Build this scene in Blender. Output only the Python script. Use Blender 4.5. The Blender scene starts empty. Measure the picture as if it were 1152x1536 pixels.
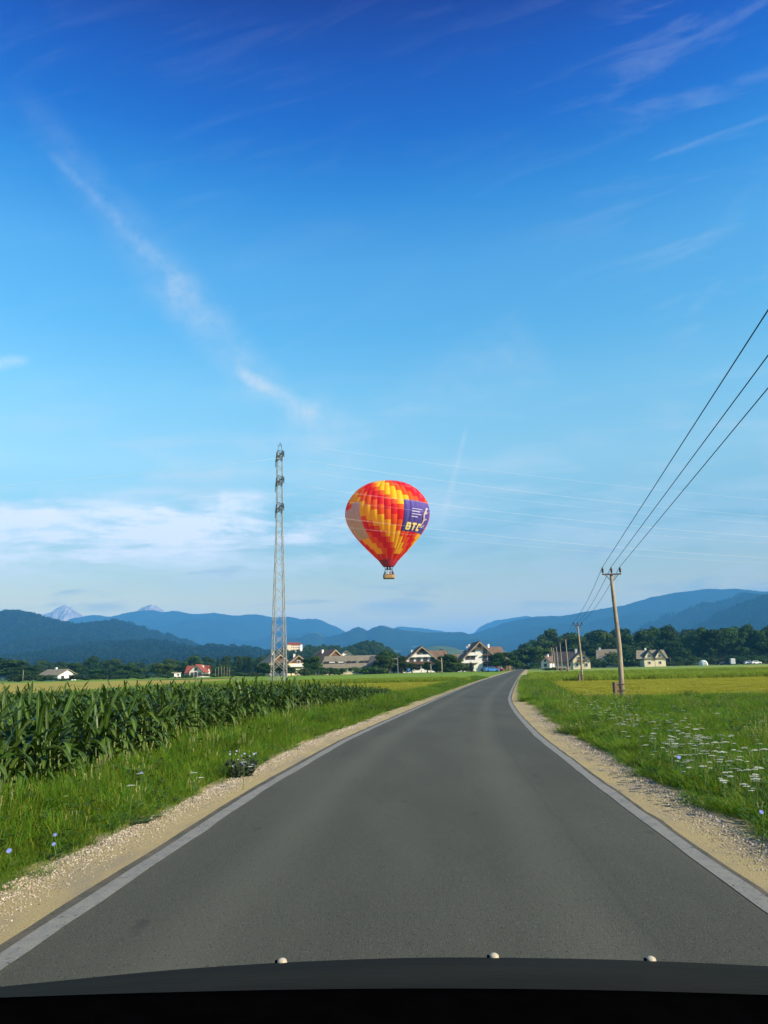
import bpy, math, random
from mathutils import Vector, Matrix, noise
R = random.Random(11)
S = bpy.context.scene
COL = S.collection

# ------------------------------------------------------------------ camera
F = 1160.0; H = 1.6; ROLL = math.radians(1.3); P = math.atan(235 / F)
CR, SR, CP, SP = math.cos(ROLL), math.sin(ROLL), math.cos(P), math.sin(P)
cam_d = bpy.data.cameras.new('camera'); cam = bpy.data.objects.new('camera', cam_d); COL.objects.link(cam)
cam_d.sensor_fit = 'VERTICAL'; cam_d.sensor_height = 24; cam_d.lens = 24 * F / 1536
cam_d.clip_start = 0.05; cam_d.clip_end = 40000
X_, F_, U_ = Vector((1, 0, 0)), Vector((0, CP, SP)), Vector((0, -SP, CP))
rt, up = X_ * CR - U_ * SR, X_ * SR + U_ * CR
M = Matrix((rt, up, -F_)).transposed().to_4x4(); M.translation = (0, 0, H)
cam.matrix_world = M
S.camera = cam

# ------------------------------------------------------------------ light
SUN_EL, SUN_AZ = math.radians(30), math.radians(122)      # azimuth clockwise from +Y (right, a little behind)
sd = bpy.data.lights.new('sun', 'SUN'); so = bpy.data.objects.new('sun', sd); COL.objects.link(so)
sd.energy = 5.0; sd.angle = math.radians(0.5); sd.color = (1.0, 0.88, 0.70)
sv = Vector((math.sin(SUN_AZ) * math.cos(SUN_EL), math.cos(SUN_AZ) * math.cos(SUN_EL), math.sin(SUN_EL)))
so.rotation_euler = sv.to_track_quat('Z', 'Y').to_euler()
so.location = sv * 100
S.view_settings.view_transform = 'Standard'; S.view_settings.look = 'None'
S.view_settings.gamma = 1; S.view_settings.exposure = 0.85; S.view_settings.use_curve_mapping = False
S.render.engine = 'CYCLES'
S.cycles.use_denoising = True
S.cycles.max_bounces = 6; S.cycles.diffuse_bounces = 3; S.cycles.glossy_bounces = 2
S.cycles.transmission_bounces = 4; S.cycles.volume_bounces = 1; S.cycles.transparent_max_bounces = 8
S.cycles.sample_clamp_indirect = 4

# ------------------------------------------------------------------ projection helpers (photo pixel -> direction)
def ray(px, py):
    x = (px - 576) / F; y = (768 - py) / F
    x, y = CR * x + SR * y, -SR * x + CR * y
    return Vector((x, CP - y * SP, SP + y * CP))
def at(px, py, Y):
    r = ray(px, py); t = Y / r.y
    return Vector((r.x * t, Y, H + r.z * t))
def hor(px): return 1003 + (576 - px) * math.tan(ROLL)
def xg(px, Y): return at(px, hor(px) + H * F / Y, Y).x
def zg(px, py, Y): return at(px, py, Y).z
def uv(px, py):
    r = ray(px, py); return r.x / r.y, r.z / r.y

# ------------------------------------------------------------------ node helpers
class NT:
    def __init__(s, tree): s.t = tree; tree.nodes.clear()
    def n(s, typ, **kw):
        nd = s.t.nodes.new(typ)
        for k, v in kw.items(): setattr(nd, k, v)
        return nd
    def put(s, sock, v):
        if isinstance(v, bpy.types.NodeSocket): s.t.links.new(v, sock)
        else:
            if hasattr(sock.default_value, '__len__') and len(sock.default_value) == 4 and len(v) == 3: v = (*v, 1)
            sock.default_value = v
    def m(s, op, a, b=0.0, c=0.0, clamp=False):
        nd = s.n('ShaderNodeMath', operation=op, use_clamp=clamp)
        for i, v in enumerate((a, b, c)): s.put(nd.inputs[i], v)
        return nd.outputs[0]
    def ss(s, x, a, b):                                   # smoothstep from a to b
        nd = s.n('ShaderNodeMapRange', interpolation_type='SMOOTHSTEP')
        s.put(nd.inputs[0], x); nd.inputs[1].default_value = a; nd.inputs[2].default_value = b
        return nd.outputs[0]
    def mr(s, x, a, b, c, d):
        nd = s.n('ShaderNodeMapRange'); s.put(nd.inputs[0], x)
        for i, v in enumerate((a, b, c, d)): nd.inputs[1 + i].default_value = v
        return nd.outputs[0]
    def mix(s, f, a, b, bt='MIX'):
        nd = s.n('ShaderNodeMix', data_type='RGBA', blend_type=bt, clamp_factor=True)
        s.put(nd.inputs[0], f); s.put(nd.inputs[6], a); s.put(nd.inputs[7], b)
        return nd.outputs[2]
    def noise(s, vec, scale, detail=3.0, rough=0.55, dist=0.0):
        nd = s.n('ShaderNodeTexNoise'); nd.inputs['Scale'].default_value = scale
        nd.inputs['Detail'].default_value = detail; nd.inputs['Roughness'].default_value = rough
        nd.inputs['Distortion'].default_value = dist
        if vec is not None: s.put(nd.inputs['Vector'], vec)
        return nd.outputs[0]
    def comb(s, x, y, z=0.0):
        nd = s.n('ShaderNodeCombineXYZ')
        for i, v in enumerate((x, y, z)): s.put(nd.inputs[i], v)
        return nd.outputs[0]
    def sep(s, v):
        nd = s.n('ShaderNodeSeparateXYZ'); s.put(nd.inputs[0], v); return nd.outputs
    def scale(s, v, k):
        nd = s.n('ShaderNodeVectorMath', operation='MULTIPLY'); s.put(nd.inputs[0], v); nd.inputs[1].default_value = k
        return nd.outputs[0]

# ------------------------------------------------------------------ world: sky, contrails and thin cloud
world = bpy.data.worlds.new('World'); S.world = world; world.use_nodes = True
w = NT(world.node_tree)
sky = w.n('ShaderNodeTexSky', sky_type='NISHITA')
sky.sun_disc = False; sky.sun_elevation = SUN_EL; sky.sun_rotation = SUN_AZ
sky.altitude = 500; sky.air_density = 1.0; sky.dust_density = 0.35; sky.ozone_density = 2.5
nis = w.scale(sky.outputs[0], (0.1, 0.1, 0.1))
tc = w.n('ShaderNodeTexCoord')
dx, dy, dz = w.sep(tc.outputs['Generated'])
# the clear morning air of this sky is deeper blue overhead than the model's: one tint by height, alike in every direction
rp = w.n('ShaderNodeValToRGB'); w.put(rp.inputs[0], dz)
TINT = [(0.0, (1.397, 0.881, 0.376)), (0.086, (1.397, 0.881, 0.376)), (0.171, (0.735, 0.88, 0.698)), (0.255, (1.207, 1.378, 1.061)), (0.337, (1.006, 1.505, 1.279)), (0.414, (0.634, 1.398, 1.414)), (0.485, (0.541, 1.341, 1.507)), (0.551, (0.203, 0.999, 1.485)), (0.609, (0.044, 0.574, 1.358)), (0.661, (0.02, 0.332, 1.159)), (0.72, (0.02, 0.037, 0.673))]
while len(rp.color_ramp.elements) < len(TINT): rp.color_ramp.elements.new(0.5)
for e_, (p_, c_) in zip(rp.color_ramp.elements, TINT): e_.position = p_; e_.color = (c_[0] / 4, c_[1] / 4, c_[2] / 4, 1)
col = w.mix(1.0, nis, w.scale(rp.outputs[0], (4, 4, 4)), 'MULTIPLY')
yy = w.m('MAXIMUM', dy, 0.03)
u, v = w.m('DIVIDE', dx, yy), w.m('DIVIDE', dz, yy)
front = w.ss(dy, 0.03, 0.25)
uvv = w.comb(u, v, 0.0)
warp = w.noise(uvv, 9.0, 4.0)
fine = w.noise(uvv, 30.0, 5.0, 0.65)
def trail(p1, p2, w1, w2, a1, a2, amp=0.6, soft=0.12):
    (u1, v1), (u2, v2) = uv(*p1), uv(*p2)
    du, dv = u2 - u1, v2 - v1; L = math.hypot(du, dv)
    a, b = w.m('SUBTRACT', u, u1), w.m('SUBTRACT', v, v1)
    t = w.m('ADD', w.m('MULTIPLY', a, du / L / L), w.m('MULTIPLY', b, dv / L / L))
    q = w.m('ADD', w.m('MULTIPLY', a, -dv / L), w.m('MULTIPLY', b, du / L))
    q = w.m('ADD', q, w.m('MULTIPLY', w.m('SUBTRACT', warp, 0.5), amp * (w1 + w2) / 2))
    wd = w.mr(t, 0, 1, w1, w2)
    m_ = w.m('SUBTRACT', 1.0, w.m('ABSOLUTE', w.m('DIVIDE', q, wd)), clamp=True)
    m_ = w.ss(m_, 0.0, 1.0)
    e = w.m('MULTIPLY', w.ss(t, -soft, soft), w.m('SUBTRACT', 1.0, w.ss(t, 1 - soft, 1 + soft)))
    al = w.mr(t, 0, 1, a1, a2)
    tex = w.mr(fine, 0.32, 0.68, 0.25, 1.25)
    return w.m('MULTIPLY', w.m('MULTIPLY', m_, e), w.m('MULTIPLY', al, tex))
cl = [trail((30, 140), (300, 480), .035, .06, .03, .14), trail((85, 238), (290, 445), .010, .022, .10, .11),
      trail((250, 425), (410, 590), .05, .045, .17, .20), trail((360, 556), (470, 625), .013, .026, .46, .34),
      trail((450, 610), (530, 720), .05, .10, .30, .15), trail((698, 648), (658, 806), .004, .010, .40, .08, .2),
      trail((220, 717), (408, 704), .008, .016, .22, .06), trail((390, 700), (225, 715), .06, .02, .16, .2),
      trail((-40, 548), (40, 540), .02, .012, .40, .22), trail((-120, 785), (236, 764), .022, .014, .40, .50, .5), trail((60, 808), (300, 800), .016, .02, .30, .42, .5), trail((232, 764), (330, 780), .006, .012, .45, .30, .5), trail((250, 800), (400, 782), .022, .03, .40, .30, .6), trail((330, 752), (392, 748), .02, .022, .40, .25, .6), trail((-60, 760), (120, 772), .01, .016, .2, .4, .5), trail((555, 640), (800, 520), .05, .09, .05, .12)]
# low pale cloud bank to the left, wisps to the right; both go on beyond the frame
n1 = w.noise(w.comb(w.m('MULTIPLY', u, 2.2), w.m('MULTIPLY', v, 11.0), 3.0), 2.4, 6.0, 0.6, 0.4)
bank = w.m('MULTIPLY', w.ss(n1, 0.36, 0.58), w.m('MULTIPLY', w.ss(v, 0.10, 0.17), w.m('SUBTRACT', 1.0, w.ss(v, 0.19, 0.26))))
bank = w.m('MULTIPLY', bank, w.mr(w.noise(w.comb(w.m('MULTIPLY', u, 1.0), w.m('MULTIPLY', v, 4.0), 2.0), 22.0, 6.0, 0.7), 0.3, 0.65, 0.45, 1.15))
bank = w.m('MULTIPLY', bank, w.mr(w.m('SUBTRACT', 1.0, w.ss(u, -0.25, 0.15)), 0, 1, 0.16, 0.90))
n2 = w.noise(w.comb(w.m('MULTIPLY', w.m('ADD', u, w.m('MULTIPLY', v, 0.25)), 2.0), w.m('MULTIPLY', w.m('SUBTRACT', v, w.m('MULTIPLY', u, 0.35)), 9.0), 8.0), 2.0, 6.0, 0.62, 0.6)
wisp = w.m('MULTIPLY', w.ss(n2, 0.48, 0.75), w.mr(w.ss(u, 0.2, 0.5), 0, 1, 0.03, 0.13))
wisp = w.m('MULTIPLY', wisp, w.ss(v, 0.1, 0.4))
n3 = w.noise(w.comb(w.m('MULTIPLY', u, 3.0), w.m('MULTIPLY', v, 14.0), 5.0), 2.0, 4.0, 0.5, 0.3)
bands = w.m('MULTIPLY', w.ss(n3, 0.45, 0.7), w.m('MULTIPLY', 0.28, w.m('SUBTRACT', 1.0, w.ss(v, 0.2, 0.45))))
tot = 0.0
for c_ in cl[:8] + cl[14:] + [wisp, bands]: tot = w.m('ADD', tot, c_) if not isinstance(tot, float) else c_
tot = w.m('MULTIPLY', w.m('MINIMUM', tot, 0.85), front)
CLOUD = (0.45, 0.48, 0.51)
# a cloud's grey undersides, low at the horizon
dk = w.noise(w.comb(w.m('MULTIPLY', u, 5.0), w.m('MULTIPLY', v, 26.0), 1.0), 1.6, 4.0, 0.5, 0.3)
dkm = w.m('MULTIPLY', w.ss(dk, 0.52, 0.72), w.m('MULTIPLY', w.m('MULTIPLY', w.ss(v, 0.05, 0.09), w.m('SUBTRACT', 1.0, w.ss(v, 0.13, 0.18))), 0.5))
low = bank
for c_ in cl[8:14]: low = w.m('ADD', low, c_)
low = w.m('MULTIPLY', w.m('MINIMUM', low, 0.8), front)
col = w.mix(tot, col, CLOUD)
col = w.mix(low, col, (0.66, 0.65, 0.68))            # low bank, made brighter to show through the haze
col = w.mix(w.m('MULTIPLY', dkm, front), col, (0.16, 0.24, 0.31))
bg = w.n('ShaderNodeBackground'); w.put(bg.inputs[0], col); bg.inputs[1].default_value = 1.0
out = w.n('ShaderNodeOutputWorld'); w.put(out.inputs[0], bg.outputs[0])

# ------------------------------------------------------------------ materials
MATS = {}
def pmat(name, c1, c2=None, scale=4.0, rough=0.7, bump=0.0, bscale=None, coord='Object', metal=0.0, detail=4.0, lo=0.35, hi=0.65, rnd=0.0, trans=0.0, spec=0.3, stretch=None):
    if name in MATS: return MATS[name]
    m = bpy.data.materials.new(name); m.use_nodes = True; t = NT(m.node_tree); MATS[name] = m
    pb = t.n('ShaderNodeBsdfPrincipled'); pb.inputs['Roughness'].default_value = rough; pb.inputs['Metallic'].default_value = metal
    pb.inputs['Specular IOR Level'].default_value = spec
    tcn = t.n('ShaderNodeTexCoord'); vec = tcn.outputs[coord]
    if stretch: vec = t.scale(vec, stretch)
    c2 = c2 or tuple(x * 0.8 for x in c1)
    nz = t.noise(vec, scale, detail)
    c = t.mix(t.ss(nz, lo, hi), c1, c2)
    if rnd:
        oi = t.n('ShaderNodeObjectInfo'); hs = t.n('ShaderNodeHueSaturation')
        t.put(hs.inputs['Color'], c); t.put(hs.inputs['Value'], t.mr(oi.outputs['Random'], 0, 1, 1 - rnd, 1 + rnd))
        t.put(hs.inputs['Hue'], t.mr(t.m('FRACT', t.m('MULTIPLY', oi.outputs['Random'], 7.3)), 0, 1, 0.5 - rnd * .06, 0.5 + rnd * .05))
        c = hs.outputs[0]
    t.put(pb.inputs['Base Color'], c)
    if bump:
        bn = t.n('ShaderNodeBump'); bn.inputs['Strength'].default_value = bump; bn.inputs['Distance'].default_value = 0.02
        t.put(bn.inputs['Height'], t.noise(vec, bscale or scale * 4, 5.0)); t.put(pb.inputs['Normal'], bn.outputs[0])
    sh = pb.outputs[0]
    if trans:
        tr = t.n('ShaderNodeBsdfTranslucent'); t.put(tr.inputs[0], t.mix(0.6, c, (c1[0] * 1.6, c1[1] * 1.4, c1[2] * .5)))
        mx = t.n('ShaderNodeMixShader'); mx.inputs[0].default_value = trans
        t.put(mx.inputs[1], sh); t.put(mx.inputs[2], tr.outputs[0]); sh = mx.outputs[0]
    o = t.n('ShaderNodeOutputMaterial'); t.put(o.inputs[0], sh)
    return m

# ------------------------------------------------------------------ mesh builder
class MB:
    def __init__(s): s.v, s.f, s.mi = [], [], []
    def quad(s, *p, mi=0):
        b = len(s.v); s.v += [tuple(q) for q in p]; s.f.append(tuple(range(b, b + len(p)))); s.mi.append(mi)
    def box(s, c, d, rz=0.0, mi=0, taper=1.0):
        b = len(s.v); cx, cy, cz = c; hx, hy, hz = d[0] / 2, d[1] / 2, d[2] / 2; co, si = math.cos(rz), math.sin(rz)
        for sz in (-1, 1):
            k = taper if sz > 0 else 1
            for sx, sy in ((-1, -1), (1, -1), (1, 1), (-1, 1)):
                x, y = sx * hx * k, sy * hy * k
                s.v.append((cx + x * co - y * si, cy + x * si + y * co, cz + sz * hz))
        for q in ((3, 2, 1, 0), (4, 5, 6, 7), (0, 1, 5, 4), (1, 2, 6, 5), (2, 3, 7, 6), (3, 0, 4, 7)):
            s.f.append(tuple(b + i for i in q)); s.mi.append(mi)
    def tube(s, pts, rad, n=6, mi=0, cap=True):
        pts = [Vector(p) for p in pts]; b = len(s.v); k = len(pts)
        if not isinstance(rad, (list, tuple)): rad = [rad] * k
        for i, p in enumerate(pts):
            d = (pts[min(i + 1, k - 1)] - pts[max(i - 1, 0)]).normalized()
            a = d.cross(Vector((0, 0, 1)) if abs(d.z) < .9 else Vector((1, 0, 0))).normalized(); e = d.cross(a)
            for j in range(n):
                th = 2 * math.pi * j / n
                s.v.append(tuple(p + (a * math.cos(th) + e * math.sin(th)) * rad[i]))
        for i in range(k - 1):
            for j in range(n):
                s.f.append((b + i * n + j, b + i * n + (j + 1) % n, b + (i + 1) * n + (j + 1) % n, b + (i + 1) * n + j)); s.mi.append(mi)
        if cap:
            s.f.append(tuple(b + j for j in range(n))[::-1]); s.mi.append(mi)
            s.f.append(tuple(b + (k - 1) * n + j for j in range(n))); s.mi.append(mi)
    def lathe(s, prof, n=12, c=(0, 0, 0), mi=0):
        b = len(s.v)
        for r, z in prof:
            for j in range(n):
                th = 2 * math.pi * j / n; s.v.append((c[0] + r * math.cos(th), c[1] + r * math.sin(th), c[2] + z))
        for i in range(len(prof) - 1):
            for j in range(n):
                s.f.append((b + i * n + j, b + i * n + (j + 1) % n, b + (i + 1) * n + (j + 1) % n, b + (i + 1) * n + j)); s.mi.append(mi)
    def prism(s, poly, y0, y1, mi=0):                        # polygon in x,z extruded along y
        b = len(s.v); k = len(poly)
        s.v += [(x, y0, z) for x, z in poly] + [(x, y1, z) for x, z in poly]
        s.f.append(tuple(range(b, b + k))); s.f.append(tuple(range(b + 2 * k - 1, b + k - 1, -1))); s.mi += [mi, mi]
        for i in range(k):
            j = (i + 1) % k; s.f.append((b + i, b + k + i, b + k + j, b + j)); s.mi.append(mi)
    def mesh(s, name, mats, smooth=False):
        me = bpy.data.meshes.new(name); me.from_pydata(s.v, [], s.f)
        for m_ in (mats if isinstance(mats, (list, tuple)) else [mats]): me.materials.append(m_)
        if any(s.mi): me.polygons.foreach_set('material_index', s.mi)
        if smooth: me.polygons.foreach_set('use_smooth', [True] * len(me.polygons))
        me.update(); return me
    def build(s, name, mats, parent=None, smooth=False):
        return link(name, s.mesh(name, mats, smooth), parent)
def link(name, me, parent=None, loc=None):
    o = bpy.data.objects.new(name, me); COL.objects.link(o)
    if parent is not None: o.parent = parent
    if loc is not None: o.location = loc
    return o
def tag(o, label=None, cat=None, group=None, kind=None):
    if label: o['label'] = label
    if cat: o['category'] = cat
    if group: o['group'] = group
    if kind: o['kind'] = kind
    return o
def thing(name, loc, rz=0, label=None, cat=None, group=None):
    o = link(name, None, None, loc); o.rotation_euler = (0, 0, rz); o.empty_display_size = .2
    return tag(o, label, cat, group)
def copy_tree(o, parent=None):
    c = o.copy(); COL.objects.link(c)
    if parent is not None: c.parent = parent
    for ch in o.children: copy_tree(ch, c)
    return c
def structure(o, label=None): return tag(o, label, kind='structure')

def interp(tab):
    ys = [a for a, _ in tab]; xs = [b for _, b in tab]; n = len(tab)
    sl = [(xs[min(i + 1, n - 1)] - xs[max(i - 1, 0)]) / (ys[min(i + 1, n - 1)] - ys[max(i - 1, 0)]) for i in range(n)]
    def f(y):
        if y <= ys[0]: return xs[0] + sl[0] * (y - ys[0])
        if y >= ys[-1]: return xs[-1] + sl[-1] * (y - ys[-1])
        i = max(k for k in range(n - 1) if ys[k] <= y); h = ys[i + 1] - ys[i]; t = (y - ys[i]) / h
        return ((2*t**3 - 3*t*t + 1) * xs[i] + (t**3 - 2*t*t + t) * h * sl[i] + (3*t*t - 2*t**3) * xs[i+1] + (t**3 - t*t) * h * sl[i+1])
    return f
LL = interp([(-12, -3.25), (0, -2.62), (5, -2.25), (8.4, -2.0), (11.1, -1.80), (14.5, -1.45), (19, -.93), (29.3, .66), (51, 4.1), (90, 10.6), (210, 32.3), (330, 54)])
RL = interp([(-12, 2.0), (0, 2.3), (5.6, 2.5), (10.4, 2.80), (13.4, 3.02), (19.7, 3.55), (32.4, 5.02), (42.2, 6.45), (76.4, 12.3), (140, 23.4), (223, 38.3), (330, 57.6)])
RG = interp([(-12, 2.7), (0, 3.02), (7.3, 3.32), (9.5, 3.48), (12.5, 3.72), (18, 4.12), (24.4, 4.78), (37, 6.45), (79, 13.5), (140, 24.3), (223, 39.2), (330, 58.4)])
LG = interp([(-12, -3.9), (0, -3.4), (6.3, -3.08), (8.4, -2.84), (11.8, -2.52), (14.6, -2.24), (17.2, -2.0), (21.3, -1.42), (26.3, -.58), (35.6, .95), (53.5, 4.0), (90, 10.1), (210, 31.6), (330, 53.2)])
CF = interp([(-12, -6.3), (0, -5.2), (9.6, -4.55), (14, -4.3), (17.8, -4.1), (25, -3.35), (34.8, -1.25), (44.2, 0.0), (48, .4)])   # front edge of the corn
YS = [-12 + 0.5 * i for i in range(90)] + [33 + 2 * i for i in range(40)] + [113 + 8 * i for i in range(28)]

def ribbon(name, fa, fb, z, mat, y0=-12, y1=329, nx=1, thick=0.0, jit=0.0):
    b = MB(); ys = [y for y in YS if y0 <= y <= y1]; me = None
    for y in ys:
        a, c = fa(y), fb(y)
        if jit and y < 60:
            a += jit * noise.noise(Vector((y * 1.7, 3.1, z * 90))); c += jit * noise.noise(Vector((y * 1.7, 9.1, z * 90)))
        for i in range(nx + 1): b.v.append((a + (c - a) * i / nx, y, z))
    k = nx + 1
    for j in range(len(ys) - 1):
        for i in range(nx): b.f.append((j*k+i, j*k+i+1, (j+1)*k+i+1, (j+1)*k+i)); b.mi.append(0)
    if thick:
        for side in (0, nx):
            o0 = len(b.v)
            for j in range(len(ys)): x, y, zz = b.v[j*k+side]; b.v.append((x, y, zz - thick))
            for j in range(len(ys) - 1): b.f.append((j*k+side, (j+1)*k+side, o0+j+1, o0+j)); b.mi.append(0)
    o = b.build(name, mat)
    uvl = o.data.uv_layers.new(name='across')
    for lp in o.data.loops:
        vi = lp.vertex_index
        co = o.data.vertices[vi].co; uvl.data[lp.index].uv = ((vi % k) / nx, co.y / 10)
    return o

# ------------------------------------------------------------------ ground, road, fields
def mat_ground(name, c1, c2, c3, s1=0.25, s2=3.0, streak=None):
    m = bpy.data.materials.new(name); m.use_nodes = True; t = NT(m.node_tree)
    g = t.n('ShaderNodeNewGeometry').outputs['Position']
    if streak: g2 = t.scale(g, streak)
    else: g2 = g
    a = t.noise(g2, s1, 4.0); b_ = t.noise(g, s2, 5.0, 0.7)
    c = t.mix(t.ss(a, .35, .65), c1, c2); c = t.mix(t.ss(b_, .45, .75), c, c3)
    pb = t.n('ShaderNodeBsdfPrincipled'); pb.inputs['Roughness'].default_value = .9; pb.inputs['Specular IOR Level'].default_value = .1
    t.put(pb.inputs['Base Color'], c)
    bn = t.n('ShaderNodeBump'); bn.inputs['Strength'].default_value = .6; bn.inputs['Distance'].default_value = .08
    t.put(bn.inputs['Height'], t.noise(g, s2 * 2.5, 6.0, 0.75)); t.put(pb.inputs['Normal'], bn.outputs[0])
    o = t.n('ShaderNodeOutputMaterial'); t.put(o.inputs[0], pb.outputs[0]); return m

g = MB()
rad = [0, 15, 40, 100, 250, 600, 1500, 4000, 9000, 9900]; NA = 64
g.v.append((0, 0, -.05))
for r_ in rad[1:]:
    for j in range(NA): g.v.append((r_ * math.cos(2*math.pi*j/NA), 1000 * (r_ > 1000) * (r_ / 9900) + r_ * math.sin(2*math.pi*j/NA), -.05))
for j in range(NA): g.f.append((0, 1 + j, 1 + (j+1) % NA)); g.mi.append(0)
for i in range(len(rad) - 2):
    for j in range(NA):
        a, b_ = 1 + i*NA + j, 1 + i*NA + (j+1) % NA; g.f.append((a, a + NA, b_ + NA, b_)); g.mi.append(0)
structure(g.build('ground', mat_ground('meadow_soil', (.05, .085, .016), (.075, .11, .02), (.03, .055, .012), .3, 4)))

def asphalt():
    m = bpy.data.materials.new('asphalt'); m.use_nodes = True; t = NT(m.node_tree)
    g = t.n('ShaderNodeNewGeometry').outputs['Position']
    uvn = t.n('ShaderNodeUVMap'); uvn.uv_map = 'across'; ux, uy, _ = t.sep(uvn.outputs[0])
    fine_ = t.noise(g, 110, 3.0, .8); med = t.noise(g, 26, 5.0, .8)
    big = t.noise(t.scale(g, (1, .22, 1)), .9, 4.0)
    c = t.mix(t.ss(fine_, .3, .7), (.019, .020, .0125), (.098, .099, .066))
    c = t.mix(t.m('MULTIPLY', t.ss(med, .52, .72), .75), c, (.022, .022, .02))
    c = t.mix(t.m('MULTIPLY', t.ss(big, .35, .7), .45), c, (.094, .095, .064))
    # wheel tracks worn smoother, a tar seam and a paving joint
    for cen, wd in ((.24, .1), (.72, .1)):
        q = t.m('SUBTRACT', 1.0, t.m('DIVIDE', t.m('ABSOLUTE', t.m('SUBTRACT', ux, cen)), wd), clamp=True)
        c = t.mix(t.m('MULTIPLY', t.ss(q, 0, 1), .45), c, (.105, .106, .073))
    wob = t.m('MULTIPLY', t.m('SUBTRACT', t.noise(t.scale(g, (0, 1, 0)), .25, 3.0), .5), .03)
    q = t.m('ABSOLUTE', t.m('SUBTRACT', t.m('ADD', ux, wob), .79))
    c = t.mix(t.m('MULTIPLY', t.m('SUBTRACT', 1.0, t.ss(q, .001, .008)), .16), c, (.03, .03, .028))
    # dust washed in along both edges, small dark stains and light stone chips
    edge = t.m('MAXIMUM', t.m('SUBTRACT', 1.0, t.ss(ux, 0.0, .075)), t.ss(ux, .94, 1.0))
    c = t.mix(t.m('MULTIPLY', edge, t.mr(t.noise(g, 3.5, 5.0, .7), .35, .7, 0, .75)), c, (.16, .13, .085))
    st_ = t.noise(t.scale(g, (1, .6, 1)), 2.6, 3.0, .5); c = t.mix(t.m('MULTIPLY', t.ss(st_, .66, .74), .45), c, (.02, .019, .016))
    vo = t.n('ShaderNodeTexVoronoi'); vo.inputs['Scale'].default_value = 46; t.put(vo.inputs['Vector'], g)
    chip = t.m('MULTIPLY', t.m('LESS_THAN', vo.outputs['Distance'], .22), t.m('GREATER_THAN', t.sep(vo.outputs['Color'])[0], .74))
    c = t.mix(t.m('MULTIPLY', chip, .55), c, (.19, .18, .14))
    chip2 = t.m('MULTIPLY', t.m('LESS_THAN', vo.outputs['Distance'], .3), t.m('LESS_THAN', t.sep(vo.outputs['Color'])[0], .2))
    c = t.mix(t.m('MULTIPLY', chip2, .7), c, (.012, .012, .010))
    pb = t.n('ShaderNodeBsdfPrincipled'); pb.inputs['Roughness'].default_value = .8; pb.inputs['Specular IOR Level'].default_value = .25
    t.put(pb.inputs['Base Color'], c)
    bn = t.n('ShaderNodeBump'); bn.inputs['Strength'].default_value = .9; bn.inputs['Distance'].default_value = .006
    t.put(bn.inputs['Height'], t.m('ADD', fine_, med)); t.put(pb.inputs['Normal'], bn.outputs[0])
    o = t.n('ShaderNodeOutputMaterial'); t.put(o.inputs[0], pb.outputs[0]); return m
def paint():
    m = bpy.data.materials.new('road_paint'); m.use_nodes = True; t = NT(m.node_tree)
    g = t.n('ShaderNodeNewGeometry').outputs['Position']
    a = t.noise(g, 60, 4.0, .75); b_ = t.noise(g, 6, 5.0, .7)
    c = t.mix(t.m('MULTIPLY', t.ss(a, .5, .68), .6), (.225, .215, .165), (.075, .072, .055))
    c = t.mix(t.m('MULTIPLY', t.ss(b_, .40, .66), .8), c, (.155, .15, .125))
    ch = t.noise(g, 22, 5.0, .7); lg_ = t.noise(g, 1.3, 3.0)
    c = t.mix(t.m('MULTIPLY', t.ss(t.m('ADD', ch, t.m('MULTIPLY', lg_, .35)), .76, .82), .85), c, (.05, .05, .036))
    pb = t.n('ShaderNodeBsdfPrincipled'); pb.inputs['Roughness'].default_value = .7; t.put(pb.inputs['Base Color'], c)
    bn = t.n('ShaderNodeBump'); bn.inputs['Strength'].default_value = .5; bn.inputs['Distance'].default_value = .004
    t.put(bn.inputs['Height'], a); t.put(pb.inputs['Normal'], bn.outputs[0])
    o = t.n('ShaderNodeOutputMaterial'); t.put(o.inputs[0], pb.outputs[0]); return m
def gravel_mat():
    m = bpy.data.materials.new('gravel'); m.use_nodes = True; t = NT(m.node_tree)
    g = t.n('ShaderNodeNewGeometry').outputs['Position']
    a = t.noise(g, 75, 4.0, .7); b_ = t.noise(t.scale(g, (1, .4, 1)), 2.2, 5.0, .6)
    c = t.mix(t.ss(a, .3, .7), (.30, .24, .105), (.48, .395, .195))
    c = t.mix(t.m('MULTIPLY', t.ss(b_, .42, .7), .6), c, (.25, .22, .165))
    pb = t.n('ShaderNodeBsdfPrincipled'); pb.inputs['Roughness'].default_value = .95; pb.inputs['Specular IOR Level'].default_value = .1
    t.put(pb.inputs['Base Color'], c)
    bn = t.n('ShaderNodeBump'); bn.inputs['Strength'].default_value = 1; bn.inputs['Distance'].default_value = .015
    t.put(bn.inputs['Height'], a); t.put(pb.inputs['Normal'], bn.outputs[0])
    o = t.n('ShaderNodeOutputMaterial'); t.put(o.inputs[0], pb.outputs[0]); return m
GRV = gravel_mat()
structure(ribbon('gravel_shoulder', lambda y: LG(y) - .25, lambda y: LL(y), -.028, GRV, jit=.12))
structure(ribbon('gravel_shoulder', lambda y: RL(y), lambda y: RG(y) + .3, -.028, GRV, jit=.12))
structure(ribbon('road', lambda y: LL(y) - .17, lambda y: RL(y) + .115, 0, asphalt(), nx=8, thick=.04, jit=.035))
PNT = paint()
structure(ribbon('road_edge_line', lambda y: LL(y) - .075, lambda y: LL(y) + .075, .004, PNT, jit=.02))
structure(ribbon('road_edge_line', lambda y: RL(y) - .075, lambda y: RL(y) + .065, .004, PNT, jit=.02))

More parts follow.
